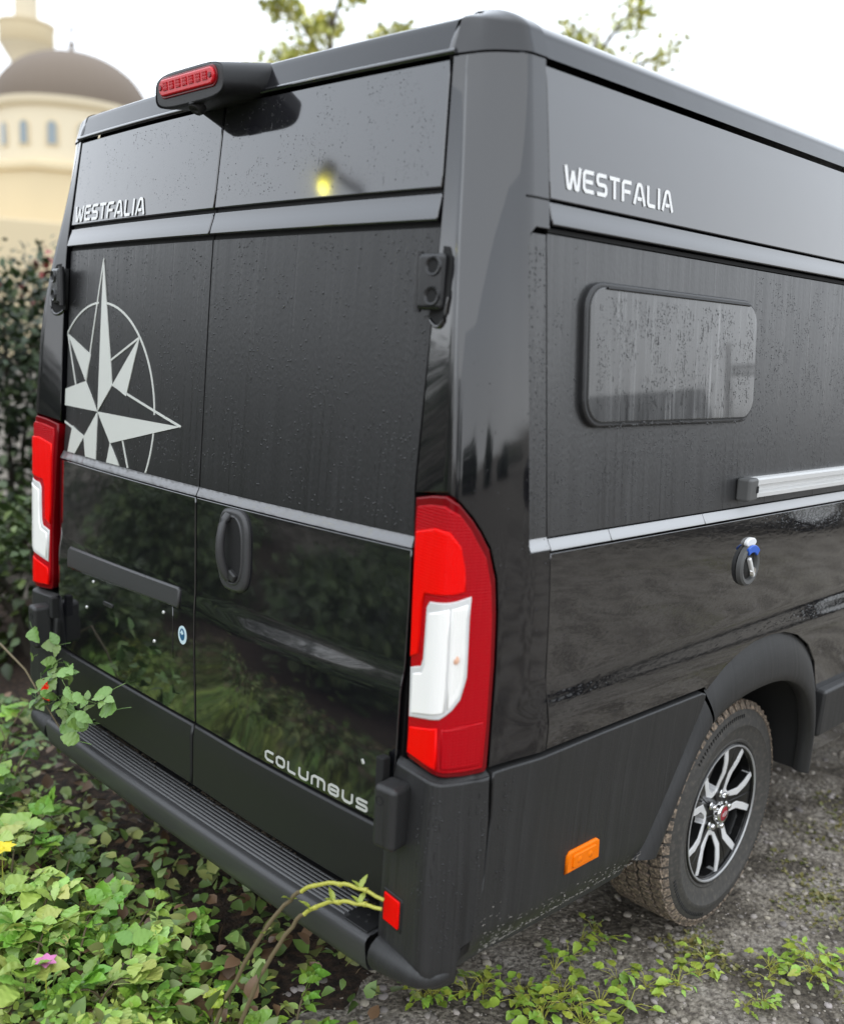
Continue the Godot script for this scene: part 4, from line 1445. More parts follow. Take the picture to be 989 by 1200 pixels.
func build_wheels() -> void:
	var r := 0.365
	var ax := Transform3D(Basis(Vector3.BACK, -PI / 2), Vector3.ZERO)   # lathe axis along +x
	var ty := MB.new()
	ty.lathe([Vector2(0.222, -0.205), Vector2(0.235, -0.218), Vector2(0.28, -0.228), Vector2(0.325, -0.222), Vector2(0.345, -0.208), Vector2(0.354, -0.19), Vector2(0.357, -0.10), Vector2(0.354, -0.015), Vector2(0.343, 0.004), Vector2(0.325, 0.013), Vector2(0.300, 0.018), Vector2(0.298, 0.0195), Vector2(0.288, 0.0195), Vector2(0.286, 0.0175), Vector2(0.26, 0.012), Vector2(0.240, 0.004), Vector2(0.236, 0.006), Vector2(0.229, 0.004), Vector2(0.224, -0.006), Vector2(0.222, -0.02)], ax, 96)
	var tyre_mesh := ty.mesh()
	# tread: rows of blocks with cross grooves, shoulder lugs wrapping down the sidewall
	var tb := MB.new()
	var rows := [[-0.184, 0.019, 58, 0.0], [-0.143, 0.017, 64, 0.3], [-0.103, 0.017, 64, 0.6], [-0.062, 0.017, 64, 0.1], [-0.020, 0.019, 58, 0.45]]
	for row in rows:
		for k in row[2]:
			var an: float = TAU * (k + row[3]) / row[2]
			var hw: float = TAU * 0.360 / row[2] * 0.40
			var rad := 0.3605 - 0.0035 * pow(absf(row[0] + 0.10) / 0.085, 4.0)
			var bs := Basis(Vector3.RIGHT, an)
			bs = bs * Basis(Vector3.UP, 0.25 * (1 if int(row[3] * 10) % 2 == 0 else -1))
			tb.rbox(Vector3(row[1], 0.0055, hw), 0.002, Transform3D(bs, Basis(Vector3.RIGHT, an) * Vector3(row[0], rad, 0)))
	for k in 58:
		var an := TAU * (k + 0.45) / 58.0
		tb.rbox(Vector3(0.004, 0.011, TAU * 0.350 / 58 * 0.36), 0.002, Transform3D(Basis(Vector3.RIGHT, an) * Basis(Vector3.BACK, 0.5), Basis(Vector3.RIGHT, an) * Vector3(0.002, 0.347, 0)))
	var tread_mesh := tb.mesh()
	# raised sidewall texture: small ticks round the shoulder
	var sw := MB.new()
	for k in 150:
		var an := TAU * k / 150.0
		if sin(an * 3.0 + 0.7) > 0.1:
			sw.rbox(Vector3(0.0012, 0.006, 0.0022), 0.0005, Transform3D(Basis(Vector3.RIGHT, an), Basis(Vector3.RIGHT, an) * Vector3(0.0155, 0.318, 0)))
	var side_mesh := sw.mesh()
	# rim
	var barrel := MB.new()
	barrel.lathe([Vector2(0.224, -0.004), Vector2(0.214, -0.012), Vector2(0.205, -0.035), Vector2(0.198, -0.16), Vector2(0.222, -0.20)], ax, 64)
	barrel.lathe([Vector2(0.001, -0.09), Vector2(0.08, -0.09), Vector2(0.09, -0.105), Vector2(0.16, -0.105), Vector2(0.162, -0.13)], ax, 48)
	var lipm := MB.new()
	lipm.lathe([Vector2(0.2215, 0.004), Vector2(0.2205, 0.0075), Vector2(0.2165, 0.0075), Vector2(0.2145, 0.004)], ax, 72)
	barrel.lathe([Vector2(0.2275, -0.006), Vector2(0.2275, 0.005), Vector2(0.224, 0.0075), Vector2(0.2205, 0.0055), Vector2(0.216, 0.004), Vector2(0.211, -0.002)], ax, 72)
	var face := MB.new()
	var bright := MB.new()
	var dish := func(p: Vector2) -> Vector3:
		var rr := p.length()
		return Vector3(-0.004 - 0.018 * (1.0 - smoothstep(0.05, 0.19, rr)) + 0.010 * (1.0 - smoothstep(0.03, 0.07, rr)), p.y, -p.x)
	for k in 5:
		var ca := deg_to_rad(110 + 72 * k)
		for hs in [-1.0, 1.0]:
			# half sector minus half opening
			var pl := PackedVector2Array()
			var pt := func(rad: float, dev: float) -> Vector2: return Vector2.from_angle(ca) * rad + Vector2.from_angle(ca).orthogonal() * dev * hs
			pl.append(pt.call(0.0001, 0.0))
			pl.append(pt.call(0.078, 0.0))
			pl.append(pt.call(0.079, 0.010))
			pl.append(pt.call(0.084, 0.016))
			pl.append(pt.call(0.122, 0.044))
			pl.append(pt.call(0.196, 0.058))
			pl.append(pt.call(0.205, 0.030))
			pl.append(pt.call(0.207, 0.0))
			for i in 9:
				var a2: float = ca + hs * deg_to_rad(36) * i / 8.0
				pl.append(Vector2.from_angle(a2) * 0.2125)
			# the orthogonal of an angle turns clockwise, so mirror the arc to the same side
			var fixed := PackedVector2Array()
			var u := Vector2.from_angle(ca)
			var w: Vector2 = u.orthogonal() * float(hs)
			for q in pl:
				var lu := q.dot(u)
				var lw := q.dot(w)
				fixed.append(u * lu + w * absf(lw))
			sheet_into(face, fixed, dish, 0.0, 0.030, 0.003, Vector2(0.05, 0.05))
			# machined edge beside the opening
			var e := PackedVector2Array()
			for q in [[0.0605, 0.0], [0.063, 0.0175], [0.108, 0.0640], [0.150, 0.0740], [0.198, 0.0795], [0.199, 0.0585], [0.1225, 0.0445], [0.0845, 0.0165], [0.0795, 0.0105], [0.0785, 0.0]]:
				e.append(u * q[0] + w * q[1])
			sheet_into(bright, e, dish, 0.0015, 0.028, 0.001, Vector2(0.05, 0.05))
	var face_mesh := face.mesh()
	var bright_mesh := bright.mesh()
	var inner := MB.new()     # brake disc and caliper
	inner.lathe([Vector2(0.07, -0.10), Vector2(0.07, -0.075), Vector2(0.148, -0.075), Vector2(0.148, -0.10)], ax, 48)
	inner.rbox(Vector3(0.028, 0.045, 0.03), 0.01, Transform3D(Basis(Vector3.RIGHT, 2.2), Basis(Vector3.RIGHT, 2.2) * Vector3(-0.075, 0.13, 0)))
	var inner_mesh := inner.mesh()
	var i := 0
	for spot in [[1, -1.321], [-1, -1.321], [1, -5.05], [-1, -5.05]]:
		var sg: int = spot[0]
		var wh := part("wheel", fx(barrel.mesh(), sg), M.rim_black, van)
		wh.position = Vector3(sg * 0.978, 0.357, spot[1])
		part("tyre", fx(tyre_mesh, sg), M.tyre, wh)
		part("tread", fx(tread_mesh, sg), M.tread, wh).set_meta("kind", "stuff")
		part("sidewall_ticks", fx(side_mesh, sg), M.rubber, wh).set_meta("kind", "stuff")
		part("rim_face", fx(face_mesh, sg), M.rim_black, wh)
		part("rim_edge", fx(bright_mesh, sg), M.alloy, wh)
		part("rim_lip", fx(lipm.mesh(), sg), M.lip, wh)
		part("brake_disc", fx(inner_mesh, sg), M.steel, wh)
		for k in 5:
			var an := deg_to_rad(146 + 72 * k)
			var b := MB.new()
			var c := Vector3(-0.012, sin(an) * 0.056, -cos(an) * 0.056)
			b.lathe([Vector2(0.001, 0.014), Vector2(0.007, 0.014), Vector2(0.0095, 0.011), Vector2(0.0095, 0.0), Vector2(0.0125, -0.002)], Transform3D(ax.basis, c), 12)
			part("wheel_bolt", fx(b.mesh(), sg), M.chrome, wh)
		var cap := MB.new()
		cap.lathe([Vector2(0.024, 0.010), Vector2(0.031, 0.009), Vector2(0.034, 0.003), Vector2(0.034, -0.012)], ax, 30)
		part("cap_ring", fx(cap.mesh(), sg), M.chrome, wh)
		var cp := MB.new()
		cp.lathe([Vector2(0.001, 0.0112), Vector2(0.018, 0.0106), Vector2(0.0245, 0.0085)], ax, 30)
		part("hub_cap", fx(cp.mesh(), sg), M.cap_red, wh)
		for k in 4:
			var l := MB.new()
			l.rbox(Vector3(0.0006, 0.009 - 0.002 * absf(k - 1.5), 0.0013), 0.0004, Transform3D(Basis(), Vector3(0.0115, 0, -0.012 + 0.008 * k)))
			part("cap_mark", fx(l.mesh(), sg), M.alu, wh)
		var val := MB.new()
		val.tube([Vector3(-0.01, 0.10, 0.175), Vector3(0.012, 0.098, 0.168)], 0.004, 0.003, 8)
		part("valve", fx(val.mesh(), sg), M.rubber, wh)
		i += 1

func drop_mesh() -> ArrayMesh:
	var mb := MB.new()
	mb.lathe([Vector2(1.0, 0.0), Vector2(0.86, 0.30), Vector2(0.5, 0.50), Vector2(0.0001, 0.56)], Transform3D(), 8)
	return mb.mesh()

func drops_on(parent: Node, fn: Callable, off: float, area: PackedVector2Array, count: int, rmin: float, rmax: float, seed_: int, freq: float, thr: float, runs: float) -> void:
	var r := RandomNumberGenerator.new()
	r.seed = seed_
	var nz := FastNoiseLite.new()
	nz.seed = seed_
	nz.frequency = freq
	nz.fractal_octaves = 2
	var lo := area[0]
	var hi := area[0]
	for p in area:
		lo = lo.min(p)
		hi = hi.max(p)
	var xf := []
	var tries := 0
	while xf.size() < count and tries < count * 12:
		tries += 1
		var p := Vector2(r.randf_range(lo.x, hi.x), r.randf_range(lo.y, hi.y))
		if not Geometry2D.is_point_in_polygon(p, area):
			continue
		# rain gathers in vertical tracks
		if nz.get_noise_2d(p.x * 60.0, p.y * 9.0) * 0.6 + nz.get_noise_2d(p.x * 9.0 + 50.0, p.y * 7.0) < thr + r.randf_range(-0.2, 0.2):
			continue
		var nn := nrm(fn, p)
		var up := (Vector3.UP - nn * nn.y).normalized()
		var b := Basis(up.cross(nn).normalized(), nn, up)
		var rad := lerpf(rmin, rmax, pow(r.randf(), 3.0))
		var ln := r.randf_range(0.9, 1.35)
		if r.randf() < runs:
			ln = r.randf_range(3.0, 14.0)
			rad *= 0.6
		xf.append(Transform3D(Basis(b.x * rad, b.y * rad, b.z * rad * ln), fn.call(p) + nn * off))
	stuff("raindrops", drop_mesh(), M.drop, xf, parent)

func build_drops() -> void:
	var fr := func(p: Vector2) -> Vector3: return rear(p)
	var fs := func(p: Vector2) -> Vector3: return side(p)
	var fp := func(p: Vector2) -> Vector3: return pillar(p)
	var fl := func(p: Vector2) -> Vector3: return side_low(p)
	var left := van.get_node("rear_door")
	var right := van.get_node("rear_door_001")
	drops_on(left, fr, -0.0102, rect(-0.79, 1.38, 0.03, 2.0), 2800, 0.0007, 0.0027, 201, 0.8, 0.0, 0.05)
	drops_on(right, fr, -0.0102, rect(0.045, 1.38, 0.80, 2.0), 2300, 0.0007, 0.0030, 202, 0.8, 0.05, 0.05)
	drops_on(left.get_node("upper_panel"), fr, -0.0032, rect(-0.78, 2.10, 0.03, 2.33), 700, 0.0006, 0.0016, 203, 0.9, 0.05, 0.02)
	drops_on(right.get_node("upper_panel"), fr, -0.0032, rect(0.045, 2.10, 0.77, 2.33), 1200, 0.0006, 0.0018, 204, 0.9, 0.0, 0.02)
	drops_on(right.get_node("band"), fr, 0.0, rect(0.045, 2.022, 0.79, 2.04), 160, 0.0008, 0.0022, 205, 0.9, -0.2, 0.0)
	drops_on(van.get_node("window_panel"), fs, -0.0102, poly([0.27, 1.38, 1.15, 1.38, 2.2, 1.46, 2.2, 1.99, 1.12, 1.99, 1.12, 1.59, 0.35, 1.59, 0.35, 1.99, 0.27, 1.99]), 9000, 0.0007, 0.0021, 206, 0.8, 0.02, 0.06)
	drops_on(van.get_node("side_window/pane"), fs, 0.0084, rrect(0.40, 1.64, 1.08, 1.89, 0.05), 2600, 0.0006, 0.0017, 207, 1.2, -0.1, 0.10)
	drops_on(van.get_node("corner_pillar/recess_strip"), fp, -0.0102, rect(3.1, 1.39, 3.9, 1.98), 520, 0.0008, 0.0026, 208, 0.8, -0.1, 0.04)
	drops_on(van.get_node("corner_pillar"), fp, 0.0, rect(1.4, 1.05, 3.8, 1.75), 130, 0.0008, 0.0020, 209, 0.8, 0.0, 0.02)
	drops_on(van.get_node("lower_side_panel"), fl, 0.0, rect(0.3, 1.05, 1.9, 1.33), 160, 0.0008, 0.0018, 210, 0.8, 0.1, 0.02)
	drops_on(van.get_node("bumper_corner"), func(p: Vector2) -> Vector3: return bumper_fn(p), 0.004, rect(0.7, 0.48, 2.2, 0.84), 420, 0.0008, 0.0026, 212, 0.8, 0.0, 0.10)
	drops_on(van.get_node("side_cladding"), func(p: Vector2) -> Vector3: return side(p) + Vector3(0.0105, 0, 0), 0.0, poly([0.16, 0.50, 0.74, 0.50, 0.90, 0.85, 0.13, 0.85]), 700, 0.0008, 0.0024, 213, 0.8, 0.0, 0.06)
	var r := RandomNumberGenerator.new()
	r.seed = 77
	var xf := []
	var cc := []
	for i in 420:
		var z := r.randf_range(0.12, 0.76)
		var p := Vector2(z, 0.44 + 0.10 * pow(r.randf(), 2.2))
		var q := side(p) + Vector3(0.0105, 0, 0)
		var s := r.randf_range(0.0005, 0.0016)
		xf.append(Transform3D(Basis(Vector3.RIGHT, r.randf() * TAU).scaled(Vector3(0.0006, s, s * r.randf_range(1.0, 6.0))), q))
		var b := r.randf_range(0.08, 0.26)
		cc.append(Color(b, b * 0.93, b * 0.82))
	stuff("mud_flecks", pebble_mesh(4), M.stone, xf, van.get_node("side_cladding"), cc)
	# drops hanging from the lower edge of the window frame
	drops_on(van.get_node("side_window"), fs, 0.010, rect(0.45, 1.600, 1.06, 1.612), 60, 0.0016, 0.0034, 211, 0.8, -0.6, 0.0)

# ------------------------------------------------------------------ surroundings
func pebble_mesh(seed_: int) -> ArrayMesh:
	var r := RandomNumberGenerator.new()
	r.seed = seed_
	var mb := MB.new()
	var rows := 4
	var segs := 6
	for i in rows + 1:
		for k in segs:
			var th := PI * i / rows
			var an := TAU * (k + 0.5 * (i % 2)) / segs
			var d := Vector3(sin(th) * cos(an), cos(th), sin(th) * sin(an))
			mb.vert(d * r.randf_range(0.75, 1.1), d)
	for i in rows:
		for k in segs:
			mb.quad(i * segs + k, i * segs + (k + 1) % segs, (i + 1) * segs + (k + 1) % segs, (i + 1) * segs + k)
	return mb.mesh()

func leaflet_into(mb: MB, xf: Transform3D, ln: float, wd: float, fold: float, droop: float, rows := 6, teeth := 0.12) -> void:
	# lies along +z of xf, upper side +y
	var s := mb.v.size()
	for i in rows + 1:
		var t := float(i) / rows
		var w := wd * 0.5 * pow(sin(PI * pow(t, 0.72)), 0.85)
		if i % 2 == 1:
			w *= 1.0 + teeth
		if i == rows:
			w = 0.0005
		if i == 0:
			w = 0.002
		var y := -droop * ln * t * t
		for k in 3:
			var x := (k - 1) * w
			var h := y + (absf(x) * fold) + (0.018 * ln * (1 if i % 2 == 0 else -1) * absf(k - 1.0) if rows > 5 else 0.0)
			var nn := Vector3(-fold * (k - 1), 1.0, 2.0 * droop * t + (0.35 * (1 if i % 2 == 0 else -1) * absf(k - 1.0) if rows > 5 else 0.0)).normalized()
			mb.vert(xf * Vector3(x, h, ln * t), (xf.basis * nn).normalized(), Vector2(k * 0.5, t))
	for i in rows:
		for k in 2:
			var a := s + i * 3 + k
			mb.quad(a, a + 1, a + 4, a + 3)

func simple_leaf(ln: float, wd: float, droop: float) -> ArrayMesh:
	var mb := MB.new()
	leaflet_into(mb, Transform3D(), ln, wd, 0.25, droop, 4, 0.0)
	return mb.mesh()

func bramble_leaf(n: int, size: float, seed_: int, tint: Color) -> ArrayMesh:
	var r := RandomNumberGenerator.new()
	r.seed = seed_
	var mb := MB.new()
	mb.tint = tint
	var pet := size * 0.7
	mb.tube([Vector3.ZERO, Vector3(0, 0.02 * size, pet * 0.6), Vector3(0, -0.02 * size, pet)], size * 0.018, size * 0.012, 5, false)
	var dirs := [0.0, 1.25, -1.25, 2.0, -2.0] if n == 5 else [0.0, 1.2, -1.2]
	for i in n:
		mb.tint = Color(tint.r * r.randf_range(0.85, 1.2), tint.g * r.randf_range(0.88, 1.15), tint.b * r.randf_range(0.85, 1.15))
		var a: float = dirs[i] + r.randf_range(-0.15, 0.15)
		var l := size * (1.0 if i == 0 else (0.85 if i < 3 else 0.62)) * r.randf_range(0.9, 1.1)
		var b := Basis(Vector3.UP, a) * Basis(Vector3.RIGHT, r.randf_range(-0.3, 0.15)) * Basis(Vector3.BACK, r.randf_range(-0.25, 0.25))
		leaflet_into(mb, Transform3D(b, Vector3(0, 0.004 * i, pet * (1.0 if i < 3 else 0.85))), l, l * r.randf_range(0.52, 0.82), r.randf_range(0.05, 0.45), r.randf_range(-0.05, 0.42), 8, 0.14)
	return mb.mesh()

func rand_dir(r: RandomNumberGenerator) -> Vector3:
	var z := r.randf_range(-1, 1)
	var a := r.randf_range(0, TAU)
	var q := sqrt(1 - z * z)
	return Vector3(q * cos(a), z, q * sin(a))

func leaf_xf(r: RandomNumberGenerator, at: Vector3, out: Vector3, s: float) -> Transform3D:
	# blade hangs outwards and down with its face to the light
	var f := (out + Vector3(0, -0.25, 0) + rand_dir(r) * 0.7).normalized()
	var up := (Vector3.UP * 0.9 + out * 0.5 + rand_dir(r) * 0.5)
	var x := up.cross(f).normalized()
	var y := f.cross(x).normalized()
	return Transform3D(Basis(x * s, y * s, f * s), at)

# ---- ground
func build_ground() -> void:
	var mb := MB.new()
	var hn := FastNoiseLite.new()
	hn.seed = 5
	hn.frequency = 0.9
	hn.fractal_octaves = 4
	var height := func(x: float, z: float) -> float:
		var d := Vector2(x - 0.8, z + 1.0).length()
		return hn.get_noise_2d(x, z) * 0.025 * (1.0 - smoothstep(3.0, 9.0, d)) - 0.012
	# fine near the van, coarse towards the horizon
	var xs := []
	for i in 101:
		var t := (i - 50) / 50.0
		xs.append(4.0 * t + 296.0 * pow(absf(t), 7.0) * signf(t))
	for i in xs.size():
		for j in xs.size():
			var x: float = xs[i] + 0.6
			var z: float = xs[j] - 0.8
			var e := 0.05
			var nn := Vector3(height.call(x - e, z) - height.call(x + e, z), 2 * e, height.call(x, z - e) - height.call(x, z + e)).normalized()
			mb.vert(Vector3(x, height.call(x, z), z), nn, Vector2(x, z))
	for i in xs.size() - 1:
		for j in xs.size() - 1:
			var a := i * xs.size() + j
			mb.quad(a, a + 1, a + xs.size() + 1, a + xs.size())
	var g := part("ground", mb.mesh(), M.gravel, self)
	g.set_meta("kind", "structure")
	g.set_meta("label", "damp grey brown gravel ground of the parking lot")
	# loose stones
	var r := RandomNumberGenerator.new()
	r.seed = 12
	for v in 2:
		var xf := []
		var cols := []
		for i in 15000:
			var x := r.randf_range(-0.6, 3.4)
			var z := r.randf_range(-4.5, 0.6)
			if i % 4 == 0:
				x = r.randf_range(0.8, 9.0)
				z = r.randf_range(-14.0, 2.0)
			var s := 0.003 + 0.014 * pow(r.randf(), 5.0)
			if i % 4 == 0:
				s *= 1.8
			xf.append(Transform3D(Basis.from_euler(Vector3(r.randf_range(-0.4, 0.4), r.randf() * TAU, r.randf_range(-0.4, 0.4))).scaled(Vector3(s, s * 0.6, s * r.randf_range(0.7, 1.2))), Vector3(x, height.call(x, z) + s * 0.12, z)))
			var b := r.randf_range(0.18, 0.48)
			cols.append(Color(b * 0.90, b * 0.80, b * r.randf_range(0.62, 0.76)))
		var o := stuff("gravel_stones", pebble_mesh(40 + v), M.stone, xf, self, cols)
		tag(o, ["small pale grey loose stones strewn over the gravel lot", "small angular brown grey loose stones strewn over the gravel lot"][v], "gravel")
	# mossy and weedy patches beside the wheel
	var moss := []
	var mc := []
	for q in [[1.25, -1.75, 0.42], [1.15, -2.3, 0.45], [1.55, -2.2, 0.35], [1.05, -1.15, 0.20], [1.6, -1.3, 0.3], [2.9, -4.3, 0.9], [2.3, -3.2, 0.5], [4.5, -6.4, 1.5]]:
		for i in int(1500 * q[2]):
			var a := r.randf() * TAU
			var d: float = q[2] * sqrt(r.randf()) * (0.6 + 0.4 * sin(a * 3.0 + q[0] * 7.0))
			var x: float = q[0] + cos(a) * d
			var z: float = q[1] + sin(a) * d * 0.6
			var s := r.randf_range(0.008, 0.022)
			moss.append(Transform3D(Basis.from_euler(Vector3(r.randf_range(-0.9, 0.3), r.randf() * TAU, 0)).scaled(Vector3(s, s, s)), Vector3(x, height.call(x, z) + 0.002, z)))
			var y := r.randf()
			mc.append(Color(0.11, 0.13, 0.03).lerp(Color(0.24, 0.20, 0.07), y))
	var mo := stuff("moss", simple_leaf(1.0, 0.7, 0.1), M.leaf, moss, self, mc)
	tag(mo, "yellowish moss and low weed growing in patches on the gravel", "moss")
	# dark soil under the brambles behind the bumper
	var soil := MB.new()
	soil.grid(func(a: float, b: float) -> Vector3:
		var x := lerpf(-6.0, 1.0, a)
		var z := lerpf(-1.6, 4.5, b)
		var e := minf(minf(a, 1 - a), minf(b, 1 - b)) * 8.0
		return Vector3(x, height.call(x, z) + lerpf(-0.02, 0.012, smoothstep(0.0, 1.0, e + 0.6 * hn.get_noise_2d(x * 2.0, z * 2.0))), z), 70, 60, -1.0)
	var so := part("soil", soil.mesh(), M.soil, self)
	so.set_meta("kind", "structure")
	so.set_meta("label", "dark bare soil under the brambles behind the bumper")

# ---- mosque beyond the hedge
func build_mosque() -> void:
	var at := Vector3(-51.6, 0, -25.0)
	var toc := atan2(2.18 - at.x, 1.37 - at.z)
	var m := thing("mosque", "cream domed mosque with ribbed grey brown dome beyond the hedge", "mosque", at, toc)
	var w := MB.new()
	# octagonal tier and the square hall under it
	w.rbox(Vector3(7.5, 3.4, 7.5), 0.1, Transform3D(Basis(), Vector3(0, 3.4, 0)))
	w.lathe([Vector2(4.9, 6.8), Vector2(4.9, 9.6), Vector2(5.1, 9.7), Vector2(5.1, 10.0), Vector2(4.2, 10.35), Vector2(0.1, 10.4)], Transform3D(Basis(Vector3.UP, PI / 8), Vector3.ZERO), 8)
	part("hall_wall", w.mesh(), M.cream, m)
	var d := MB.new()
	d.lathe([Vector2(3.95, 10.3), Vector2(3.95, 13.0), Vector2(4.15, 13.1), Vector2(4.25, 13.3), Vector2(4.25, 13.5), Vector2(3.9, 13.55)], Transform3D(), 56)
	var drum := part("drum", d.mesh(), M.cream_pale, m)
	for k in 16:
		var an := TAU * k / 16.0 + 0.13
		var b := Basis(Vector3.UP, an)
		var fn := flat_fn(Transform3D(b, b * Vector3(0, 11.7, 3.94)))
		var ol := PackedVector2Array([Vector2(-0.34, -0.7), Vector2(0.34, -0.7)])
		for i in 9:
			ol.append(Vector2(cos(PI * i / 8.0) * 0.34, 0.30 + sin(PI * i / 8.0) * 0.36))
		part("window_frame", sheet(ol, fn, 0.07, 0.2, 0.03, Vector2(2, 2)), M.cream, drum)
		var ol2 := PackedVector2Array([Vector2(-0.23, -0.6), Vector2(0.23, -0.6)])
		for i in 9:
			ol2.append(Vector2(cos(PI * i / 8.0) * 0.23, 0.30 + sin(PI * i / 8.0) * 0.25))
		part("window", sheet(ol2, fn, 0.09, 0.1, 0.0, Vector2(2, 2)), M.mosque_glass, drum)
	var prof := []
	for i in 19:
		var t := PI / 2 * i / 18.0
		prof.append(Vector2(maxf(0.02, cos(t) * 4.12), 13.5 + sin(t) * 3.15))
	var dm := MB.new()
	dm.lathe(prof, Transform3D(), 240, 40, 0.022)
	var dome := part("dome", dm.mesh(), M.dome, m)
	var fin := MB.new()
	fin.lathe([Vector2(0.35, 16.55), Vector2(0.2, 16.75), Vector2(0.10, 16.9), Vector2(0.2, 17.1), Vector2(0.06, 17.3), Vector2(0.05, 17.7), Vector2(0.12, 17.85), Vector2(0.02, 18.2), Vector2(0.015, 18.6)], Transform3D(), 16)
	part("finial", fin.mesh(), M.dome, dome)
	var mn := thing("minaret", "slender cream minaret with a round balcony behind the dome", "minaret", Vector3(-61.8, 0, -27.0))
	var s := MB.new()
	s.lathe([Vector2(0.95, 0.0), Vector2(0.82, 17.5), Vector2(0.95, 17.9), Vector2(1.05, 18.3), Vector2(1.45, 18.9), Vector2(1.62, 19.2)], Transform3D(), 24)
	part("shaft", s.mesh(), M.cream_pale, mn)
	var bl := MB.new()
	bl.lathe([Vector2(1.62, 19.2), Vector2(1.68, 19.3), Vector2(1.68, 20.3), Vector2(1.74, 20.35), Vector2(1.74, 20.5), Vector2(1.5, 20.5), Vector2(1.5, 19.3), Vector2(0.5, 19.3)], Transform3D(), 24)
	part("balcony", bl.mesh(), M.cream, mn)
	var up := MB.new()
	up.lathe([Vector2(0.72, 19.3), Vector2(0.70, 24.5), Vector2(0.9, 24.7), Vector2(0.85, 25.0), Vector2(0.02, 29.0)], Transform3D(), 24)
	part("upper_shaft", up.mesh(), M.cream_pale, mn)

# ---- hedge bushes, dense crowns of small leaves over a few stems
func bush(called: String, label: String, cat: String, at: Vector3, rad: Vector3, leaves: int, cols: Array, ls: float, seed_: int, group := "", red := 0.0) -> Node3D:
	var r := RandomNumberGenerator.new()
	r.seed = seed_
	var t := thing(called, label, cat, at, 0.0, group)
	var st := MB.new()
	for k in 6:
		var a := TAU * k / 6.0 + r.randf()
		var top := Vector3(cos(a) * rad.x * 0.6, rad.y * r.randf_range(1.1, 1.7), sin(a) * rad.z * 0.6)
		st.tube([Vector3(cos(a) * 0.1, -0.05, sin(a) * 0.1), top * Vector3(0.4, 0.45, 0.4), top], 0.035, 0.008, 6)
	part("stems", st.mesh(), M.bark, t)
	var xf := []
	var cc := []
	var lobes := []
	for k in 16:
		var dv := rand_dir(r)
		dv.y = absf(dv.y) * 1.2 - 0.35
		lobes.append(Vector3(0, rad.y, 0) + dv * rad * r.randf_range(0.45, 0.72))
	for i in leaves:
		var c: Vector3 = lobes[r.randi() % lobes.size()]
		var dv := rand_dir(r)
		var p := c + dv * rad * 0.42 * pow(r.randf(), 0.35)
		if i % 3 == 0:
			p.y *= r.randf()
		if p.y < 0.02:
			p.y = r.randf_range(0.02, 0.3)
		xf.append(leaf_xf(r, p, (p - Vector3(0, rad.y * 0.8, 0)).normalized(), ls * r.randf_range(0.6, 1.3)))
		var b := r.randf_range(0.6, 1.5)
		var col: Color = cols[r.randi() % cols.size()]
		if r.randf() < red and p.y > rad.y * 1.45:
			col = Color(0.20, 0.03, 0.03)
		cc.append(Color(col.r * b, col.g * b, col.b * b))
	stuff("foliage", simple_leaf(1.0, 0.62, 0.15), M.leaf, xf, t, cc)
	return t

const DARKS := [Color(0.022, 0.040, 0.014), Color(0.030, 0.052, 0.016), Color(0.018, 0.030, 0.012), Color(0.048, 0.072, 0.022)]
const MIDS := [Color(0.050, 0.085, 0.022), Color(0.070, 0.110, 0.030), Color(0.040, 0.065, 0.020), Color(0.095, 0.130, 0.035)]

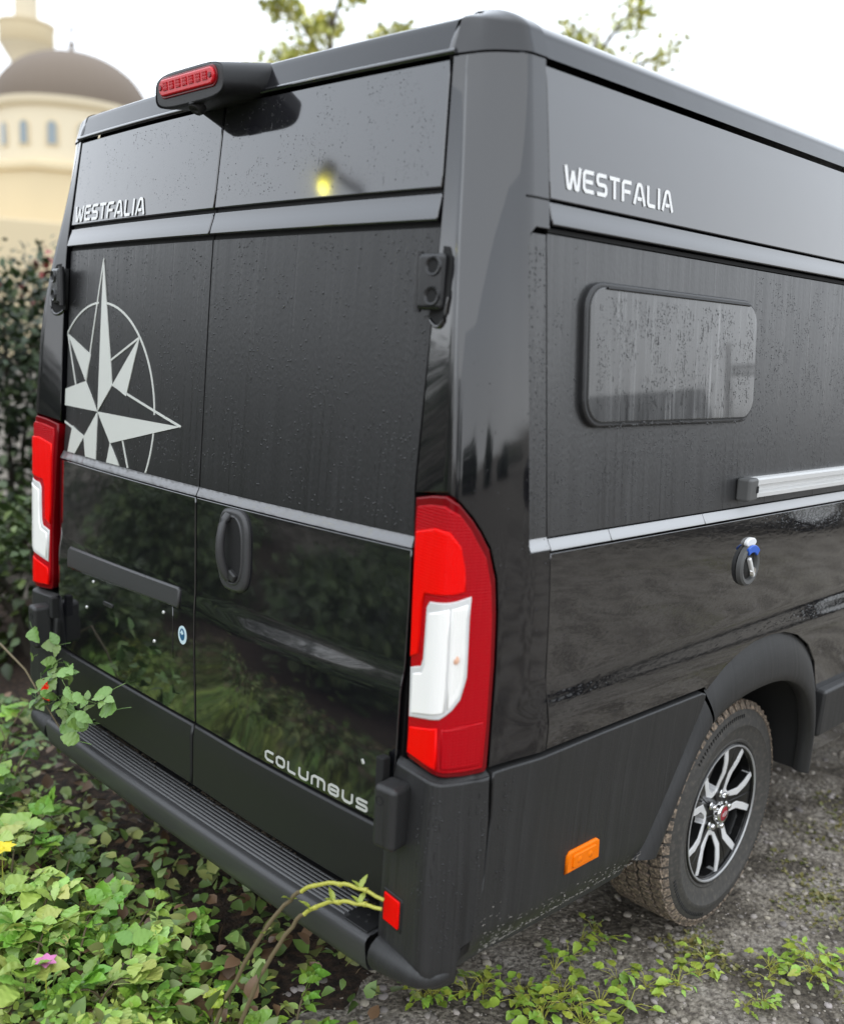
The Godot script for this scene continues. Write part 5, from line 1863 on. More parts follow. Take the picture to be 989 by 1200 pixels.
func build_hedges() -> void:
	var g := "hedge bushes left of the van"
	bush("hedge_bush", "dark overgrown hedge bush with a few red leaves at its top", "hedge", Vector3(-5.2, 0, -1.7), Vector3(1.5, 1.30, 1.5), 13000, DARKS, 0.075, 301, g, 0.10)
	bush("hedge_bush", "dark hedge bush behind the left tail lamp", "hedge", Vector3(-4.6, 0, -3.4), Vector3(1.4, 1.2, 1.5), 8000, DARKS, 0.075, 302, g)
	bush("hedge_bush", "dark hedge bush opposite the left bumper corner", "hedge", Vector3(-6.2, 0, 0.8), Vector3(1.6, 1.35, 1.6), 9000, DARKS, 0.075, 303, g)
	bush("hedge_bush", "tall dark hedge bush behind the bramble patch", "hedge", Vector3(-7.2, 0, 3.4), Vector3(1.8, 1.55, 1.8), 9000, DARKS, 0.08, 304, g)
	bush("hedge_bush", "dark hedge bush at the far corner of the bramble patch", "hedge", Vector3(-6.4, 0, 6.2), Vector3(1.8, 1.45, 1.8), 9000, DARKS, 0.08, 305, g)
	bush("hedge_bush", "dark hedge bush facing the rear doors across the brambles", "hedge", Vector3(-3.6, 0, 7.6), Vector3(1.9, 1.4, 1.6), 8000, DARKS, 0.08, 306, g)
	bush("hedge_bush", "dark hedge bush nearest the left pillar of the van", "hedge", Vector3(-3.7, 0, -1.9), Vector3(0.9, 0.95, 0.9), 7000, DARKS, 0.07, 307, g)
	var h := "bramble thickets facing the rear doors"
	bush("bramble_thicket", "leafy green bramble mound left of the bumper", "bramble", Vector3(-2.7, 0, -0.85), Vector3(0.75, 0.50, 0.8), 2600, MIDS, 0.07, 311, h)
	bush("bramble_thicket", "low dark bramble mound beside the left rear wheel", "bramble", Vector3(-2.3, 0, 0.55), Vector3(0.8, 0.34, 0.7), 2400, MIDS, 0.07, 312, h)
	bush("bramble_thicket", "bramble mound opposite the number plate panel", "bramble", Vector3(-3.4, 0, 2.0), Vector3(1.1, 0.50, 1.0), 3600, MIDS, 0.08, 313, h)
	bush("bramble_thicket", "bramble mound opposite the right rear door", "bramble", Vector3(-1.3, 0, 2.2), Vector3(0.9, 0.36, 0.8), 3200, MIDS, 0.08, 314, h)
	bush("bramble_thicket", "larger bramble mound under the tall hedge bush", "bramble", Vector3(-5.0, 0, 3.6), Vector3(1.2, 0.62, 1.2), 3600, MIDS, 0.08, 315, h)
	bush("bramble_thicket", "spreading bramble mound at the end of the patch", "bramble", Vector3(-2.4, 0, 4.4), Vector3(1.4, 0.55, 1.2), 3600, MIDS, 0.08, 316, h)

func tree(called: String, label: String, at: Vector3, tall: float, spread: float, leaves: int, cols: Array, ls: float, seed_: int, group: String) -> void:
	var r := RandomNumberGenerator.new()
	r.seed = seed_
	var t := thing(called, label, "tree", at, 0.0, group)
	var tr := MB.new()
	tr.tube([Vector3(0, -0.1, 0), Vector3(0.05, tall * 0.25, 0.03), Vector3(-0.04, tall * 0.5, 0.06), Vector3(0.06, tall * 0.8, -0.05), Vector3(0.0, tall * 0.93, 0)], 0.16, 0.02, 10)
	part("trunk", tr.mesh(), M.bark, t)
	var tips := []
	for k in 22:
		var h := tall * lerpf(0.35, 0.95, k / 21.0)
		var a := k * 2.4 + r.randf_range(-0.3, 0.3)
		var out := spread * lerpf(1.0, 0.55, k / 21.0) * r.randf_range(0.7, 1.1)
		var base := Vector3(0, h * 0.93, 0)
		var tip := Vector3(cos(a) * out, h + out * 0.25, sin(a) * out)
		tip.y = minf(tip.y, tall)
		var lb := MB.new()
		lb.tube([base, base.lerp(tip, 0.5) + Vector3(0, 0.12, 0), tip], 0.035, 0.006, 5)
		part("limb", lb.mesh(), M.bark, t)
		for j in 4:
			tips.append(base.lerp(tip, r.randf_range(0.5, 1.0)) + rand_dir(r) * 0.12)
	var xf := []
	var cc := []
	for i in leaves:
		var c: Vector3 = tips[r.randi() % tips.size()]
		var p := c + rand_dir(r) * Vector3(0.34, 0.22, 0.34) * pow(r.randf(), 0.6)
		xf.append(leaf_xf(r, p, (p - Vector3(0, tall * 0.6, 0)).normalized(), ls * r.randf_range(0.6, 1.3)))
		var b := r.randf_range(0.7, 1.4)
		var col: Color = cols[r.randi() % cols.size()]
		cc.append(Color(col.r * b, col.g * b, col.b * b))
	stuff("crown", simple_leaf(1.0, 0.6, 0.2), M.leaf, xf, t, cc)

func build_trees() -> void:
	var yel := [Color(0.46, 0.45, 0.10), Color(0.58, 0.54, 0.17), Color(0.36, 0.38, 0.09)]
	var pale := [Color(0.26, 0.26, 0.10), Color(0.33, 0.31, 0.14), Color(0.20, 0.21, 0.07)]
	var g := "young trees behind the van"
	tree("young_tree", "yellow green tree top just above the van roof beside the brake light", Vector3(-9.3, 0, -8.2), 6.9, 2.1, 3600, yel, 0.13, 401, g)
	tree("young_tree", "sparse yellow green tree top behind the right roof corner", Vector3(-6.5, 0, -10.9), 6.75, 1.9, 2600, yel, 0.12, 402, g)
	tree("young_tree", "pale distant tree top over the middle of the van roof", Vector3(-13.0, 0, -14.5), 8.4, 1.3, 1300, pale, 0.12, 403, g)
	# rows of trees and bushes round the lot, seen only as reflections in the paint
	var k := 0
	for q in [[14.0, -34.0, 0.9], [24.0, -30.0, 1.0], [29.0, -19.0, 1.6], [31.0, -10.0, 3.2], [30.0, 0.0, 3.4], [22.0, 9.0, 5.0], [17.0, 15.0, 5.6], [10.0, 18.0, 5.2]]:
		var names := ["far bush row at the front end of the gravel lot", "far round bush beyond the parked pickup", "far low bush beyond the pickup's tail", "far tall bush at the side of the lot", "far broad bush level with the van's rear", "far bush behind the parked hatchback", "far bush to the right of the street lamp's field", "far bush at the back end of the gravel lot"]
		bush("far_bush", names[k], "bush", Vector3(q[0], 0, q[1]), Vector3(4.2, q[2] * 0.5, 3.2), 2600, DARKS, 0.34, 420 + k, "bushes round the lot")
		k += 1

# ---- things that show as reflections in the paint and window
func wheel_simple(parent: Node, at: Vector3, r: float) -> void:
	var ax := Transform3D(Basis(Vector3.BACK, -PI / 2), at)
	var ty := MB.new()
	ty.lathe([Vector2(r * 0.62, -0.11), Vector2(r * 0.95, -0.11), Vector2(r, -0.08), Vector2(r, 0.08), Vector2(r * 0.95, 0.11), Vector2(r * 0.62, 0.11)], ax, 28)
	var o := part("wheel", ty.mesh(), M.rubber, parent)
	var rm := MB.new()
	rm.lathe([Vector2(0.01, 0.05), Vector2(r * 0.3, 0.06), Vector2(r * 0.62, 0.09)], ax, 20)
	rm.lathe([Vector2(0.01, -0.05), Vector2(r * 0.3, -0.06), Vector2(r * 0.62, -0.09)], ax, 20)
	part("rim", rm.mesh(), M.alu, o)

func vehicle(called: String, label: String, cat: String, at: Vector3, turn: float, prof: PackedVector2Array, glass: PackedVector2Array, half: float, paint: Material, wheels: Array, wr: float) -> Node3D:
	# side profile in (z, y), given its real width; the upper body leans in
	var t := thing(called, label, cat, at, turn)
	var mb := MB.new()
	var wx := func(y: float) -> float: return half * (1.0 - 0.16 * smoothstep(0.95, 1.9, y))
	for sg in [1.0, -1.0]:
		var fn := func(p: Vector2) -> Vector3: return Vector3(sg * (wx.call(p.y) - 0.02), p.y, p.x)
		var tmp := MB.new()
		sheet_into(tmp, prof, fn, 0.0, 0.01, 0.0, Vector2(0.6, 0.15))
		for i in tmp.v.size():
			tmp.n[i] = Vector3(sg, 0.12 if tmp.v[i].y > 0.95 else 0.0, 0).normalized()
		var s := mb.v.size()
		mb.v.append_array(tmp.v); mb.n.append_array(tmp.n); mb.uv.append_array(tmp.uv)
		for i in tmp.idx:
			mb.idx.append(i + s)
		part("side_window", sheet(glass, fn, 0.006 * sg, 0.01, 0.0, Vector2(0.6, 0.15)), M.pane, t)
	for i in prof.size():
		var p := prof[i]
		var q := prof[(i + 1) % prof.size()]
		var nn := Vector3(0, -(q.x - p.x), q.y - p.y).normalized()
		if nn.dot(Vector3(0, (p.y + q.y) / 2 - 0.8, (p.x + q.x) / 2)) < 0:
			nn = -nn
		var xa: float = wx.call(p.y) - 0.02
		var xb: float = wx.call(q.y) - 0.02
		var a := mb.vert(Vector3(-xa, p.y, p.x), nn)
		var b := mb.vert(Vector3(xa, p.y, p.x), nn)
		var c := mb.vert(Vector3(xb, q.y, q.x), nn)
		var d := mb.vert(Vector3(-xb, q.y, q.x), nn)
		mb.quad(a, b, c, d)
	part("body", mb.mesh(), paint, t)
	for z in wheels:
		for sg in [1.0, -1.0]:
			wheel_simple(t, Vector3(sg * (half - 0.10), wr, z), wr)
	return t

func build_lot() -> void:
	var p := vehicle("pickup_truck", "dark pickup truck with a ladder rack parked across the gravel lot", "truck", Vector3(7.35, 0, -9.4), 1.0,
		poly([-2.6, 0.42, 2.6, 0.42, 2.65, 0.85, 2.5, 1.02, 1.45, 1.10, 0.85, 1.66, -0.45, 1.70, -0.62, 1.08, -2.6, 1.08]),
		poly([-0.35, 1.15, 1.2, 1.15, 0.82, 1.58, -0.3, 1.62]), 0.95, M.paint, [-1.6, 1.65], 0.38)
	var rack := MB.new()
	for z in [-2.4, -0.7]:
		for sx in [-0.85, 0.85]:
			rack.tube([Vector3(sx, 1.05, z), Vector3(sx, 2.15, z)], 0.035, 0.035, 8)
		rack.tube([Vector3(-0.85, 2.0, z), Vector3(0.85, 2.0, z)], 0.03, 0.03, 8)
		for sx in [-0.3, 0.3]:
			rack.tube([Vector3(sx, 2.0, z), Vector3(sx * 0.5, 1.75, z)], 0.02, 0.02, 6)
	for sx in [-0.85, 0.85]:
		rack.tube([Vector3(sx, 1.9, -2.4), Vector3(sx, 1.9, -0.7)], 0.03, 0.03, 8)
	part("ladder_rack", rack.mesh(), M.steel, p)
	p.scale = Vector3(1.1, 1.17, 1.1)
	for sx in [-0.66, 0.66]:
		var h := MB.new()
		h.rbox(Vector3(0.17, 0.07, 0.02), 0.02, Transform3D(Basis(), Vector3(sx, 0.86, 2.63)))
		part("headlight", h.mesh(), M.lens_clear, p)
	var c := vehicle("hatchback", "dark blue hatchback parked behind the photographer", "car", Vector3(6.6, 0, 5.2), 2.2,
		poly([-2.0, 0.32, 2.05, 0.32, 2.1, 0.66, 1.9, 0.84, 1.05, 0.95, 0.35, 1.42, -1.1, 1.47, -1.75, 1.02, -2.05, 0.92]),
		poly([-1.45, 0.98, 0.85, 0.98, 0.32, 1.34, -1.02, 1.39]), 0.86, M.car_blue, [-1.3, 1.3], 0.31)
	for sx in [-0.6, 0.6]:
		var h := MB.new()
		h.rbox(Vector3(0.16, 0.06, 0.03), 0.02, Transform3D(Basis(), Vector3(sx, 0.72, 2.04)))
		part("headlight", h.mesh(), M.lens_clear, c)
	# street lamp whose lit head shows in the upper rear door
	var l := thing("street_lamp", "grey street lamp with a lit yellow head across the bramble patch", "street lamp", Vector3(-8.3, 0, 9.6))
	var pole := MB.new()
	pole.tube([Vector3(0, -0.05, 0), Vector3(0, 3.0, 0), Vector3(0, 5.6, 0)], 0.075, 0.05, 12)
	part("pole", pole.mesh(), M.lamp_grey, l)
	var hd := Transform3D(Basis(Vector3.UP, 0.6), Vector3(-1.05, 6.55, -0.75))
	var arm := MB.new()
	arm.tube([Vector3(0, 5.55, 0), Vector3(-0.08, 6.0, -0.05), Vector3(-0.35, 6.4, -0.25), Vector3(-0.8, 6.55, -0.55)], 0.085, 0.075, 10)
	part("arm", arm.mesh(), M.lamp_grey, l)
	var head := MB.new()
	head.rbox(Vector3(0.46, 0.09, 0.19), 0.08, hd)
	var ho := part("lamp_head", head.mesh(), M.lamp_grey, l)
	var len := MB.new()
	len.rbox(Vector3(0.24, 0.05, 0.15), 0.045, hd * Transform3D(Basis(), Vector3(-0.17, -0.085, 0.0)))
	part("lamp_glow", len.mesh(), M.lamp_glow, ho)
	var om := OmniLight3D.new()
	om.name = "lamp_light"
	om.position = hd * Vector3(-0.17, -0.20, 0)
	om.light_color = Color(1.0, 0.95, 0.35)
	om.light_energy = 0.25
	om.omni_range = 20.0
	om.omni_attenuation = 2.0
	om.light_size = 0.1
	om.shadow_enabled = true
	l.add_child(om)

# ---- brambles and weeds round the bumper
func bramble(label: String, at: Vector3, seed_: int, canes: int, per: int, reach: float, high: float, tints: Array, size: float, group: String, called := "bramble_plant", cat := "bramble") -> Node3D:
	var r := RandomNumberGenerator.new()
	r.seed = seed_
	var t := thing(called, label, cat, at, 0.0, group)
	var lv := []
	for k in 4:
		lv.append(bramble_leaf(3 if k % 2 == 0 else 5, size, seed_ * 7 + k, tints[k % tints.size()]))
	for c in canes:
		var a := TAU * c / canes + r.randf_range(-0.5, 0.5)
		var len := reach * r.randf_range(0.7, 1.1)
		var hh := high * r.randf_range(0.75, 1.1)
		var pts := []
		for i in 9:
			var u := i / 8.0
			pts.append(Vector3(cos(a) * len * u, hh * sin(u * 2.2) / sin(1.571) - 0.01, sin(a) * len * u))
		var cm := MB.new()
		cm.tube(pts, 0.0045, 0.0016, 6)
		part("cane", cm.mesh(), M.cane, t)
		for j in per:
			var u := lerpf(0.25, 1.0, (j + r.randf() * 0.6) / per)
			var i := mini(7, int(u * 8))
			var p: Vector3 = pts[i].lerp(pts[i + 1], u * 8 - i)
			var o := part("leaf", lv[r.randi() % 4], M.leaf_wet, t)
			var dirv := Vector3(cos(a + r.randf_range(-1.6, 1.6)), r.randf_range(0.0, 0.5), sin(a + r.randf_range(-1.6, 1.6))).normalized()
			var up := (Vector3.UP + rand_dir(r) * 0.35).normalized()
			var x := up.cross(dirv).normalized()
			o.transform = Transform3D(Basis(x, dirv.cross(x), dirv).scaled(Vector3.ONE * r.randf_range(0.75, 1.15)), p)
	return t

func flower(called: String, label: String, at: Vector3, h: float, petals: int, size: float, m: Material, seed_: int) -> void:
	var t := thing(called, label, "flower", at)
	var st := MB.new()
	st.tube([Vector3(0, -0.01, 0), Vector3(0.01, h * 0.5, 0.005), Vector3(0, h, 0)], 0.002, 0.0015, 6)
	part("stem", st.mesh(), M.shoot, t)
	for k in petals:
		var pm := MB.new()
		leaflet_into(pm, Transform3D(Basis(Vector3.UP, TAU * k / petals + 0.1 * (k % 2)) * Basis(Vector3.RIGHT, -0.35), Vector3(0, h, 0)), size, size * 0.75, 0.1, 0.2, 5, 0.0)
		part("petal", pm.mesh(), m, t)
	var ce := MB.new()
	ce.lathe([Vector2(size * 0.2, 0.0), Vector2(size * 0.15, size * 0.12), Vector2(0.0001, size * 0.16)], Transform3D(Basis(), Vector3(0, h, 0)), 10)
	part("centre", ce.mesh(), M.petal_yellow, t)

const SPRIG := [Vector3(-0.658, 0.801, 0.120), Vector3(-0.569, 0.790, 0.120), Vector3(-0.718, 0.728, 0.120), Vector3(-0.614, 0.728, 0.120), Vector3(-0.526, 0.711, 0.120), Vector3(-0.423, 0.746, 0.120), Vector3(-0.598, 0.685, 0.120), Vector3(-0.499, 0.678, 0.120), Vector3(-0.387, 0.684, 0.120), Vector3(-0.444, 0.625, 0.120), Vector3(-0.335, 0.646, 0.120), Vector3(-0.246, 0.690, 0.120), Vector3(-0.503, 0.579, 0.120), Vector3(-0.374, 0.607, 0.120), Vector3(-0.419, 0.559, 0.120), Vector3(-0.552, 0.642, 0.120), Vector3(-0.308, 0.690, 0.120), Vector3(-0.463, 0.570, 0.120), Vector3(-0.591, 0.579, 0.120), Vector3(-0.649, 0.633, 0.120)]

func build_plants() -> void:
	var r := RandomNumberGenerator.new()
	r.seed = 808
	# low carpet of leaves
	var xf := []
	var cc := []
	for i in 9500:
		var x := r.randf_range(-3.0, 0.62)
		var z := r.randf_range(-0.35, 1.3)
		if x > 0.15 and z > 0.62 - x * 0.4:
			continue
		if z < 0.02 and r.randf() < 0.55:
			continue
		if x > 0.45 and r.randf() < 0.6:
			continue
		var h := r.randf_range(0.01, 0.13)
		var s := r.randf_range(0.022, 0.065)
		xf.append(leaf_xf(r, Vector3(x, h, z), Vector3(r.randf_range(-1, 1), r.randf_range(0.1, 0.9), r.randf_range(-1, 1)).normalized(), s))
		var b := r.randf_range(0.6, 1.4)
		var col: Color = [Color(0.13, 0.21, 0.05), Color(0.21, 0.29, 0.085), Color(0.09, 0.15, 0.035), Color(0.28, 0.31, 0.10), Color(0.15, 0.09, 0.05)][r.randi() % 5]
		cc.append(Color(col.r * b, col.g * b, col.b * b))
	var gc := stuff("ground_cover", simple_leaf(1.0, 0.7, 0.15), M.leaf, xf, self, cc)
	tag(gc, "low mixed green ground cover behind the step bumper", "ground cover")
	var hx := []
	var hc := []
	var hn2 := FastNoiseLite.new()
	hn2.seed = 3
	hn2.frequency = 2.2
	for i in 9000:
		var x := r.randf_range(-2.2, 0.60)
		var z := r.randf_range(-0.05, 0.85)
		if x > 0.15 and z > 0.62 - x * 0.4:
			continue
		var top := 0.06 + 0.13 * smoothstep(0.06, 0.40, z) + 0.10 * smoothstep(-0.5, -1.2, x)
		top *= 0.75 + 0.6 * hn2.get_noise_2d(x, z)
		if z < 0.05 and r.randf() < 0.5:
			continue
		var y := top * (0.35 + 0.65 * sqrt(r.randf()))
		hx.append(leaf_xf(r, Vector3(x, y, z), Vector3(r.randf_range(-1, 1), r.randf_range(0.2, 1.2), r.randf_range(-1, 1)).normalized(), r.randf_range(0.012, 0.034)))
		var b := r.randf_range(0.7, 1.35)
		var warm := clampf(0.5 + hn2.get_noise_2d(x * 1.7 + 9.0, z * 1.7) * 1.3, 0.0, 1.0)
		var c2 := Color(0.17, 0.32, 0.05).lerp(Color(0.40, 0.47, 0.10), warm)
		hc.append(Color(c2.r * b, c2.g * b, c2.b * b))
	var hb := stuff("low_herbs", simple_leaf(1.0, 0.55, 0.2), M.leaf, hx, self, hc)
	tag(hb, "bright small leaved herbs growing between the larger plants behind the step", "herbs")
	# individual plants, by their place in front of the step
	var light := [Color(0.33, 0.47, 0.10), Color(0.40, 0.54, 0.14), Color(0.27, 0.42, 0.075)]
	var mid := [Color(0.18, 0.34, 0.045), Color(0.25, 0.42, 0.06), Color(0.14, 0.28, 0.04)]
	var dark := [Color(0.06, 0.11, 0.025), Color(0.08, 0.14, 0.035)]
	var yel := [Color(0.46, 0.55, 0.03), Color(0.38, 0.46, 0.05)]
	var g := "plants in front of the step bumper"
	var list := [
		["pale green plant at the lower left picture corner", -0.30, 0.52, 3, 5, 0.20, 0.20, light, 0.075],
		["broad leaved light green plant beside the pink flower", -0.02, 0.46, 3, 5, 0.18, 0.20, light, 0.08],
		["light green plant between the two flowers", -0.42, 0.34, 3, 5, 0.20, 0.22, light, 0.07],
		["mid green bramble under the middle of the step", -0.16, 0.28, 3, 5, 0.20, 0.17, mid, 0.06],
		["mid green bramble below the yellow shoots", 0.20, 0.30, 3, 5, 0.17, 0.17, mid, 0.055],
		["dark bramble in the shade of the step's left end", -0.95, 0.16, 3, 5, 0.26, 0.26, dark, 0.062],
		["tall mid green bramble left of the step", -1.15, 0.12, 3, 5, 0.30, 0.36, mid, 0.066],
		["bright yellow green plant at the left picture edge", -1.02, 0.17, 2, 3, 0.14, 0.30, yel, 0.06],
		["grey green plant behind the pale corner plant", -0.62, 0.42, 3, 5, 0.22, 0.24, light, 0.07],
		["mid green plant beside the dark soil gap", -0.62, 0.22, 3, 4, 0.18, 0.18, mid, 0.058],
		["light green sprawling plant at the bottom picture edge", 0.20, 0.44, 3, 5, 0.18, 0.17, light, 0.066],
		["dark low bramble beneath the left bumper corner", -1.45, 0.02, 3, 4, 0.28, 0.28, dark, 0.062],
		["small yellowish weed by the right end of the step", 0.42, 0.18, 2, 4, 0.12, 0.10, yel, 0.036],
		["fresh green plant left of the yellow flower", -0.78, 0.30, 3, 5, 0.20, 0.26, mid, 0.064],
		["pale plant low beside the bottom end of the shoots", 0.32, 0.34, 3, 4, 0.15, 0.12, light, 0.05],
		["light green plant in the middle of the patch", -0.22, 0.38, 3, 5, 0.18, 0.20, light, 0.066],
		["tall light green plant above the pink flower", 0.02, 0.36, 3, 5, 0.17, 0.19, mid, 0.062],
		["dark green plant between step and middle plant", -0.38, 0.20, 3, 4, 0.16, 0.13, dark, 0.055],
		["reddish brown dry plant at the left edge below the yellow flower", -0.52, 0.46, 2, 4, 0.14, 0.18, [Color(0.26, 0.15, 0.07), Color(0.30, 0.20, 0.10)], 0.05],
		["low green plant under the step left of the shoots", 0.14, 0.10, 3, 5, 0.16, 0.13, mid, 0.055],
		["light low plant in front of the soil gap", -0.06, 0.16, 3, 5, 0.16, 0.13, light, 0.055],
		["small mid green plant where the shoots meet the ground", 0.40, 0.12, 3, 4, 0.14, 0.10, mid, 0.05],
		["dull green plant beneath the right end of the step", 0.52, 0.02, 3, 4, 0.14, 0.09, mid, 0.045],
		["mid green plant behind the bright yellow green one", -1.30, 0.20, 3, 5, 0.26, 0.34, mid, 0.066],
	]
	var k := 0
	for q in list:
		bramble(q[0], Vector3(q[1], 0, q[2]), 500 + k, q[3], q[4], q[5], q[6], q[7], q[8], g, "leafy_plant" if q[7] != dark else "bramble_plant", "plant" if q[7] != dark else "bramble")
		k += 1
	flower("pink_flower", "single pink flower low among the light green leaves", Vector3(0.10, 0, 0.46), 0.22, 6, 0.030, M.petal_pink, 1)
	flower("yellow_flower", "single yellow flower above the leaves left of the pink one", Vector3(-0.40, 0, 0.36), 0.27, 7, 0.040, M.petal_yellow, 2)
	# bramble sprig lying over the left end of the step
	var sp := thing("bramble_sprig", "fresh bramble sprig hanging over the left end of the step bumper", "bramble", Vector3.ZERO)
	var path := [Vector3(-1.45, 0.15, 0.22), Vector3(-1.18, 0.60, 0.19), Vector3(-0.92, 0.71, 0.14), Vector3(-0.76, 0.66, 0.125), Vector3(-0.64, 0.585, 0.12), Vector3(-0.555, 0.525, 0.11), Vector3(-0.50, 0.50, 0.10)]
	var cane := MB.new()
	cane.tube(path, 0.0055, 0.0018, 8)
	part("cane", cane.mesh(), M.cane, sp)
	var lm := []
	for i in 6:
		lm.append(bramble_leaf(1 if i < 4 else 3, 0.062 if i < 4 else 0.050, 900 + i, [Color(0.15, 0.27, 0.06), Color(0.20, 0.33, 0.085), Color(0.12, 0.22, 0.055)][i % 3]))
	for q0 in SPRIG.size() * 2:
		var q: Vector3 = SPRIG[q0 % SPRIG.size()] + Vector3(r.randf_range(-0.02, 0.02), r.randf_range(-0.02, 0.02), 0)
		if q0 >= SPRIG.size() and q0 % SPRIG.size() < 4:
			continue
		var o := part("leaf", lm[r.randi() % 6], M.leaf_wet, sp)
		var an := r.randf_range(-0.6, 2.2) if r.randf() < 0.7 else r.randf_range(0.0, TAU)
		var dirv := Vector3(cos(an), r.randf_range(-0.5, 0.3), sin(an) * 0.6).normalized()
		var up := (Vector3(0.55, 0.75, 0.75) + rand_dir(r) * 0.35).normalized()
		var x := up.cross(dirv).normalized()
		var b := Basis(x, dirv.cross(x), dirv)
		o.transform = Transform3D(b.scaled(Vector3.ONE * r.randf_range(0.75, 1.05)), q + Vector3(0, 0, r.randf_range(-0.02, 0.03)) - b.z * 0.075)
	# two yellow-green shoots arching over the right end of the step
	var sh := thing("bramble_shoot", "upper yellow green shoot arching over the right end of the step", "bramble", Vector3.ZERO, 0.0, "shoots over the step")
	shoot(sh, [Vector3(0.845, 0.565, 0.035), Vector3(0.79, 0.575, 0.055), Vector3(0.72, 0.562, 0.07), Vector3(0.65, 0.525, 0.085), Vector3(0.60, 0.475, 0.10), Vector3(0.55, 0.38, 0.14), Vector3(0.47, 0.16, 0.20), Vector3(0.44, -0.01, 0.22)], [1, 4])
	var sh2 := thing("bramble_shoot", "lower yellow green shoot crossing the right end of the step", "bramble", Vector3.ZERO, 0.0, "shoots over the step")
	shoot(sh2, [Vector3(0.85, 0.55, 0.045), Vector3(0.80, 0.547, 0.065), Vector3(0.73, 0.525, 0.08), Vector3(0.67, 0.482, 0.095), Vector3(0.63, 0.43, 0.115), Vector3(0.57, 0.27, 0.17), Vector3(0.50, -0.01, 0.22)], [1, 2])
	# weeds on the gravel
	var wn := ["bright green weed at the bottom picture edge right of the bumper", "second bright green weed beside the first at the bottom edge", "green weed under the side cladding", "small weed behind the rear tyre's tread", "green weed in front of the rear tyre", "weed at the right end of the row below the tyre", "small weed between tyre and right picture edge", "weed in the gap under the bumper corner", "faint weed in the gravel near the bottom edge", "weed at the right picture edge", "tiny weed below the side marker", "leafy weed in the middle of the bright green group", "weed nearest the lower picture edge in the bright green group", "weed halfway between the bright group and the tyre", "low weed just below the bumper corner's lower edge", "small lone weed right of the bright green group"]
	var spots := [[0.93, -0.62, 1.2], [0.99, -0.50, 1.05], [0.80, -0.72, 1.0], [0.82, -0.95, 0.9], [1.10, -1.02, 1.0], [1.33, -1.28, 1.1], [1.22, -1.22, 0.8], [0.62, -0.36, 0.9], [1.10, -0.62, 0.6], [1.42, -1.38, 1.0], [0.74, -0.55, 0.8], [0.97, -0.70, 1.15], [0.90, -0.52, 1.0], [1.02, -0.86, 0.9], [0.70, -0.46, 0.9], [1.28, -1.05, 0.7]]
	var protos := []
	for i in spots.size():
		var q = spots[i]
		var o: Node3D
		if i < 9:
			o = weed(wn[i], 700 + i)
			protos.append(o)
		else:
			o = protos[i % 9].duplicate()
			o.name = numbered("weed")
			add_child(o, true)
			tag(o, wn[i], "weed", "weeds on the gravel")
		o.position = Vector3(q[0], 0.0, q[1])
		o.rotation.y = i * 1.3
		o.scale = Vector3.ONE * q[2]

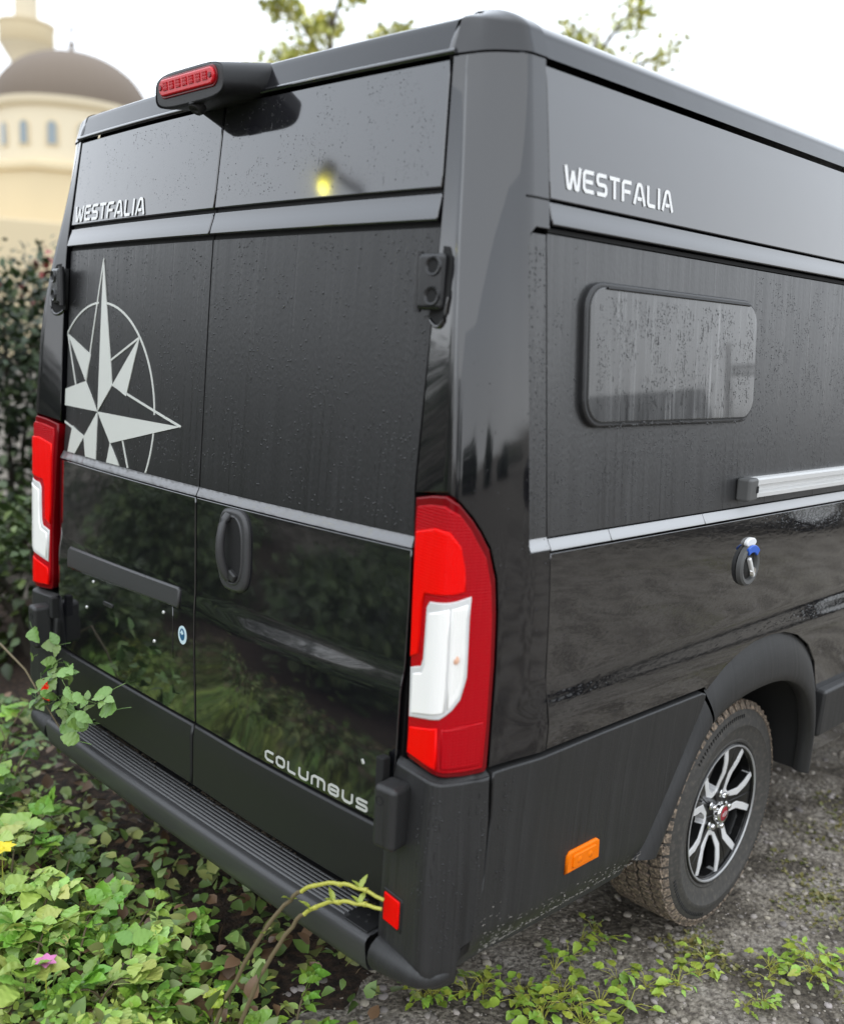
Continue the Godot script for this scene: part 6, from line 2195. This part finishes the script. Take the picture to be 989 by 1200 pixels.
func shoot(t: Node3D, pts: Array, buds: Array) -> void:
	var fine := []
	for i in (pts.size() - 1) * 5 + 1:
		var f := i / 5.0
		var k := mini(int(f), pts.size() - 2)
		var p0: Vector3 = pts[max(k - 1, 0)]
		var p3: Vector3 = pts[min(k + 2, pts.size() - 1)]
		fine.append(pts[k].cubic_interpolate(pts[k + 1], p0, p3, f - k))
	var mb := MB.new()
	for q in range(1, fine.size()):
		fine[q] += Vector3(sin(q * 2.3), cos(q * 1.7), sin(q * 3.1)) * 0.0016
	mb.tube(fine.slice(0, 18), 0.0040, 0.0052, 9)
	for q in [4, 9, 14]:
		mb.tube([fine[q] - (fine[q + 1] - fine[q]) * 0.25, fine[q], fine[q] + (fine[q + 1] - fine[q]) * 0.25], 0.0060, 0.0058, 8)
	part("stem", mb.mesh(), M.shoot, t)
	var lo := MB.new()
	lo.tube(fine.slice(17), 0.0048, 0.0055, 9)
	part("lower_stem", lo.mesh(), M.cane, t)
	for b in [buds[0], buds[1], buds[1] + 1]:
		var at: Vector3 = pts[mini(b, pts.size() - 2)]
		var l := MB.new()
		l.tint = Color(0.30, 0.36, 0.06)
		leaflet_into(l, Transform3D(Basis(Vector3.UP, 2.4 + b) * Basis(Vector3.RIGHT, -0.9), at), 0.034, 0.013, 0.5, 0.3)
		leaflet_into(l, Transform3D(Basis(Vector3.UP, 4.0 + b) * Basis(Vector3.RIGHT, -0.7), at), 0.026, 0.010, 0.5, 0.2)
		part("bud_leaf", l.mesh(), M.leaf_wet, t)

func weed(label: String, seed_: int) -> Node3D:
	var r := RandomNumberGenerator.new()
	r.seed = seed_
	var t := thing("weed", label, "weed", Vector3.ZERO, 0.0, "weeds on the gravel")
	var st := MB.new()
	var mids := [Vector3.ZERO, Vector3(r.randf_range(-0.09, 0.09), 0, r.randf_range(-0.07, 0.07)), Vector3(r.randf_range(-0.10, 0.10), 0, r.randf_range(-0.06, 0.06))]
	for k in r.randi_range(20, 34):
		var l := MB.new()
		var b := r.randf_range(0.65, 1.25)
		l.tint = Color(0.28 * b * r.randf_range(0.8, 1.25), 0.40 * b, 0.055 * b)
		var a := r.randf() * TAU
		var mid: Vector3 = mids[k % 3]
		var rad := 0.065 * sqrt(r.randf())
		var sz := r.randf_range(0.018, 0.042)
		var at := mid + Vector3(sin(a) * rad, 0.006 + r.randf() * 0.034 * (1.2 - rad * 10.0), cos(a) * rad)
		st.tube([mid + Vector3(0, -0.004, 0), mid + (at - mid) * Vector3(0.5, 1.0, 0.5), at], 0.0011, 0.0008, 4, false)
		leaflet_into(l, Transform3D(Basis(Vector3.UP, a + r.randf_range(-0.5, 0.5)) * Basis(Vector3.RIGHT, r.randf_range(-0.5, 0.15)) * Basis(Vector3.BACK, r.randf_range(-0.4, 0.4)), at), sz, sz * r.randf_range(0.45, 0.75), 0.3, r.randf_range(0.1, 0.5), 6, 0.15)
		part("leaf", l.mesh(), M.leaf_wet, t)
	part("stems", st.mesh(), M.shoot, t)
	return t
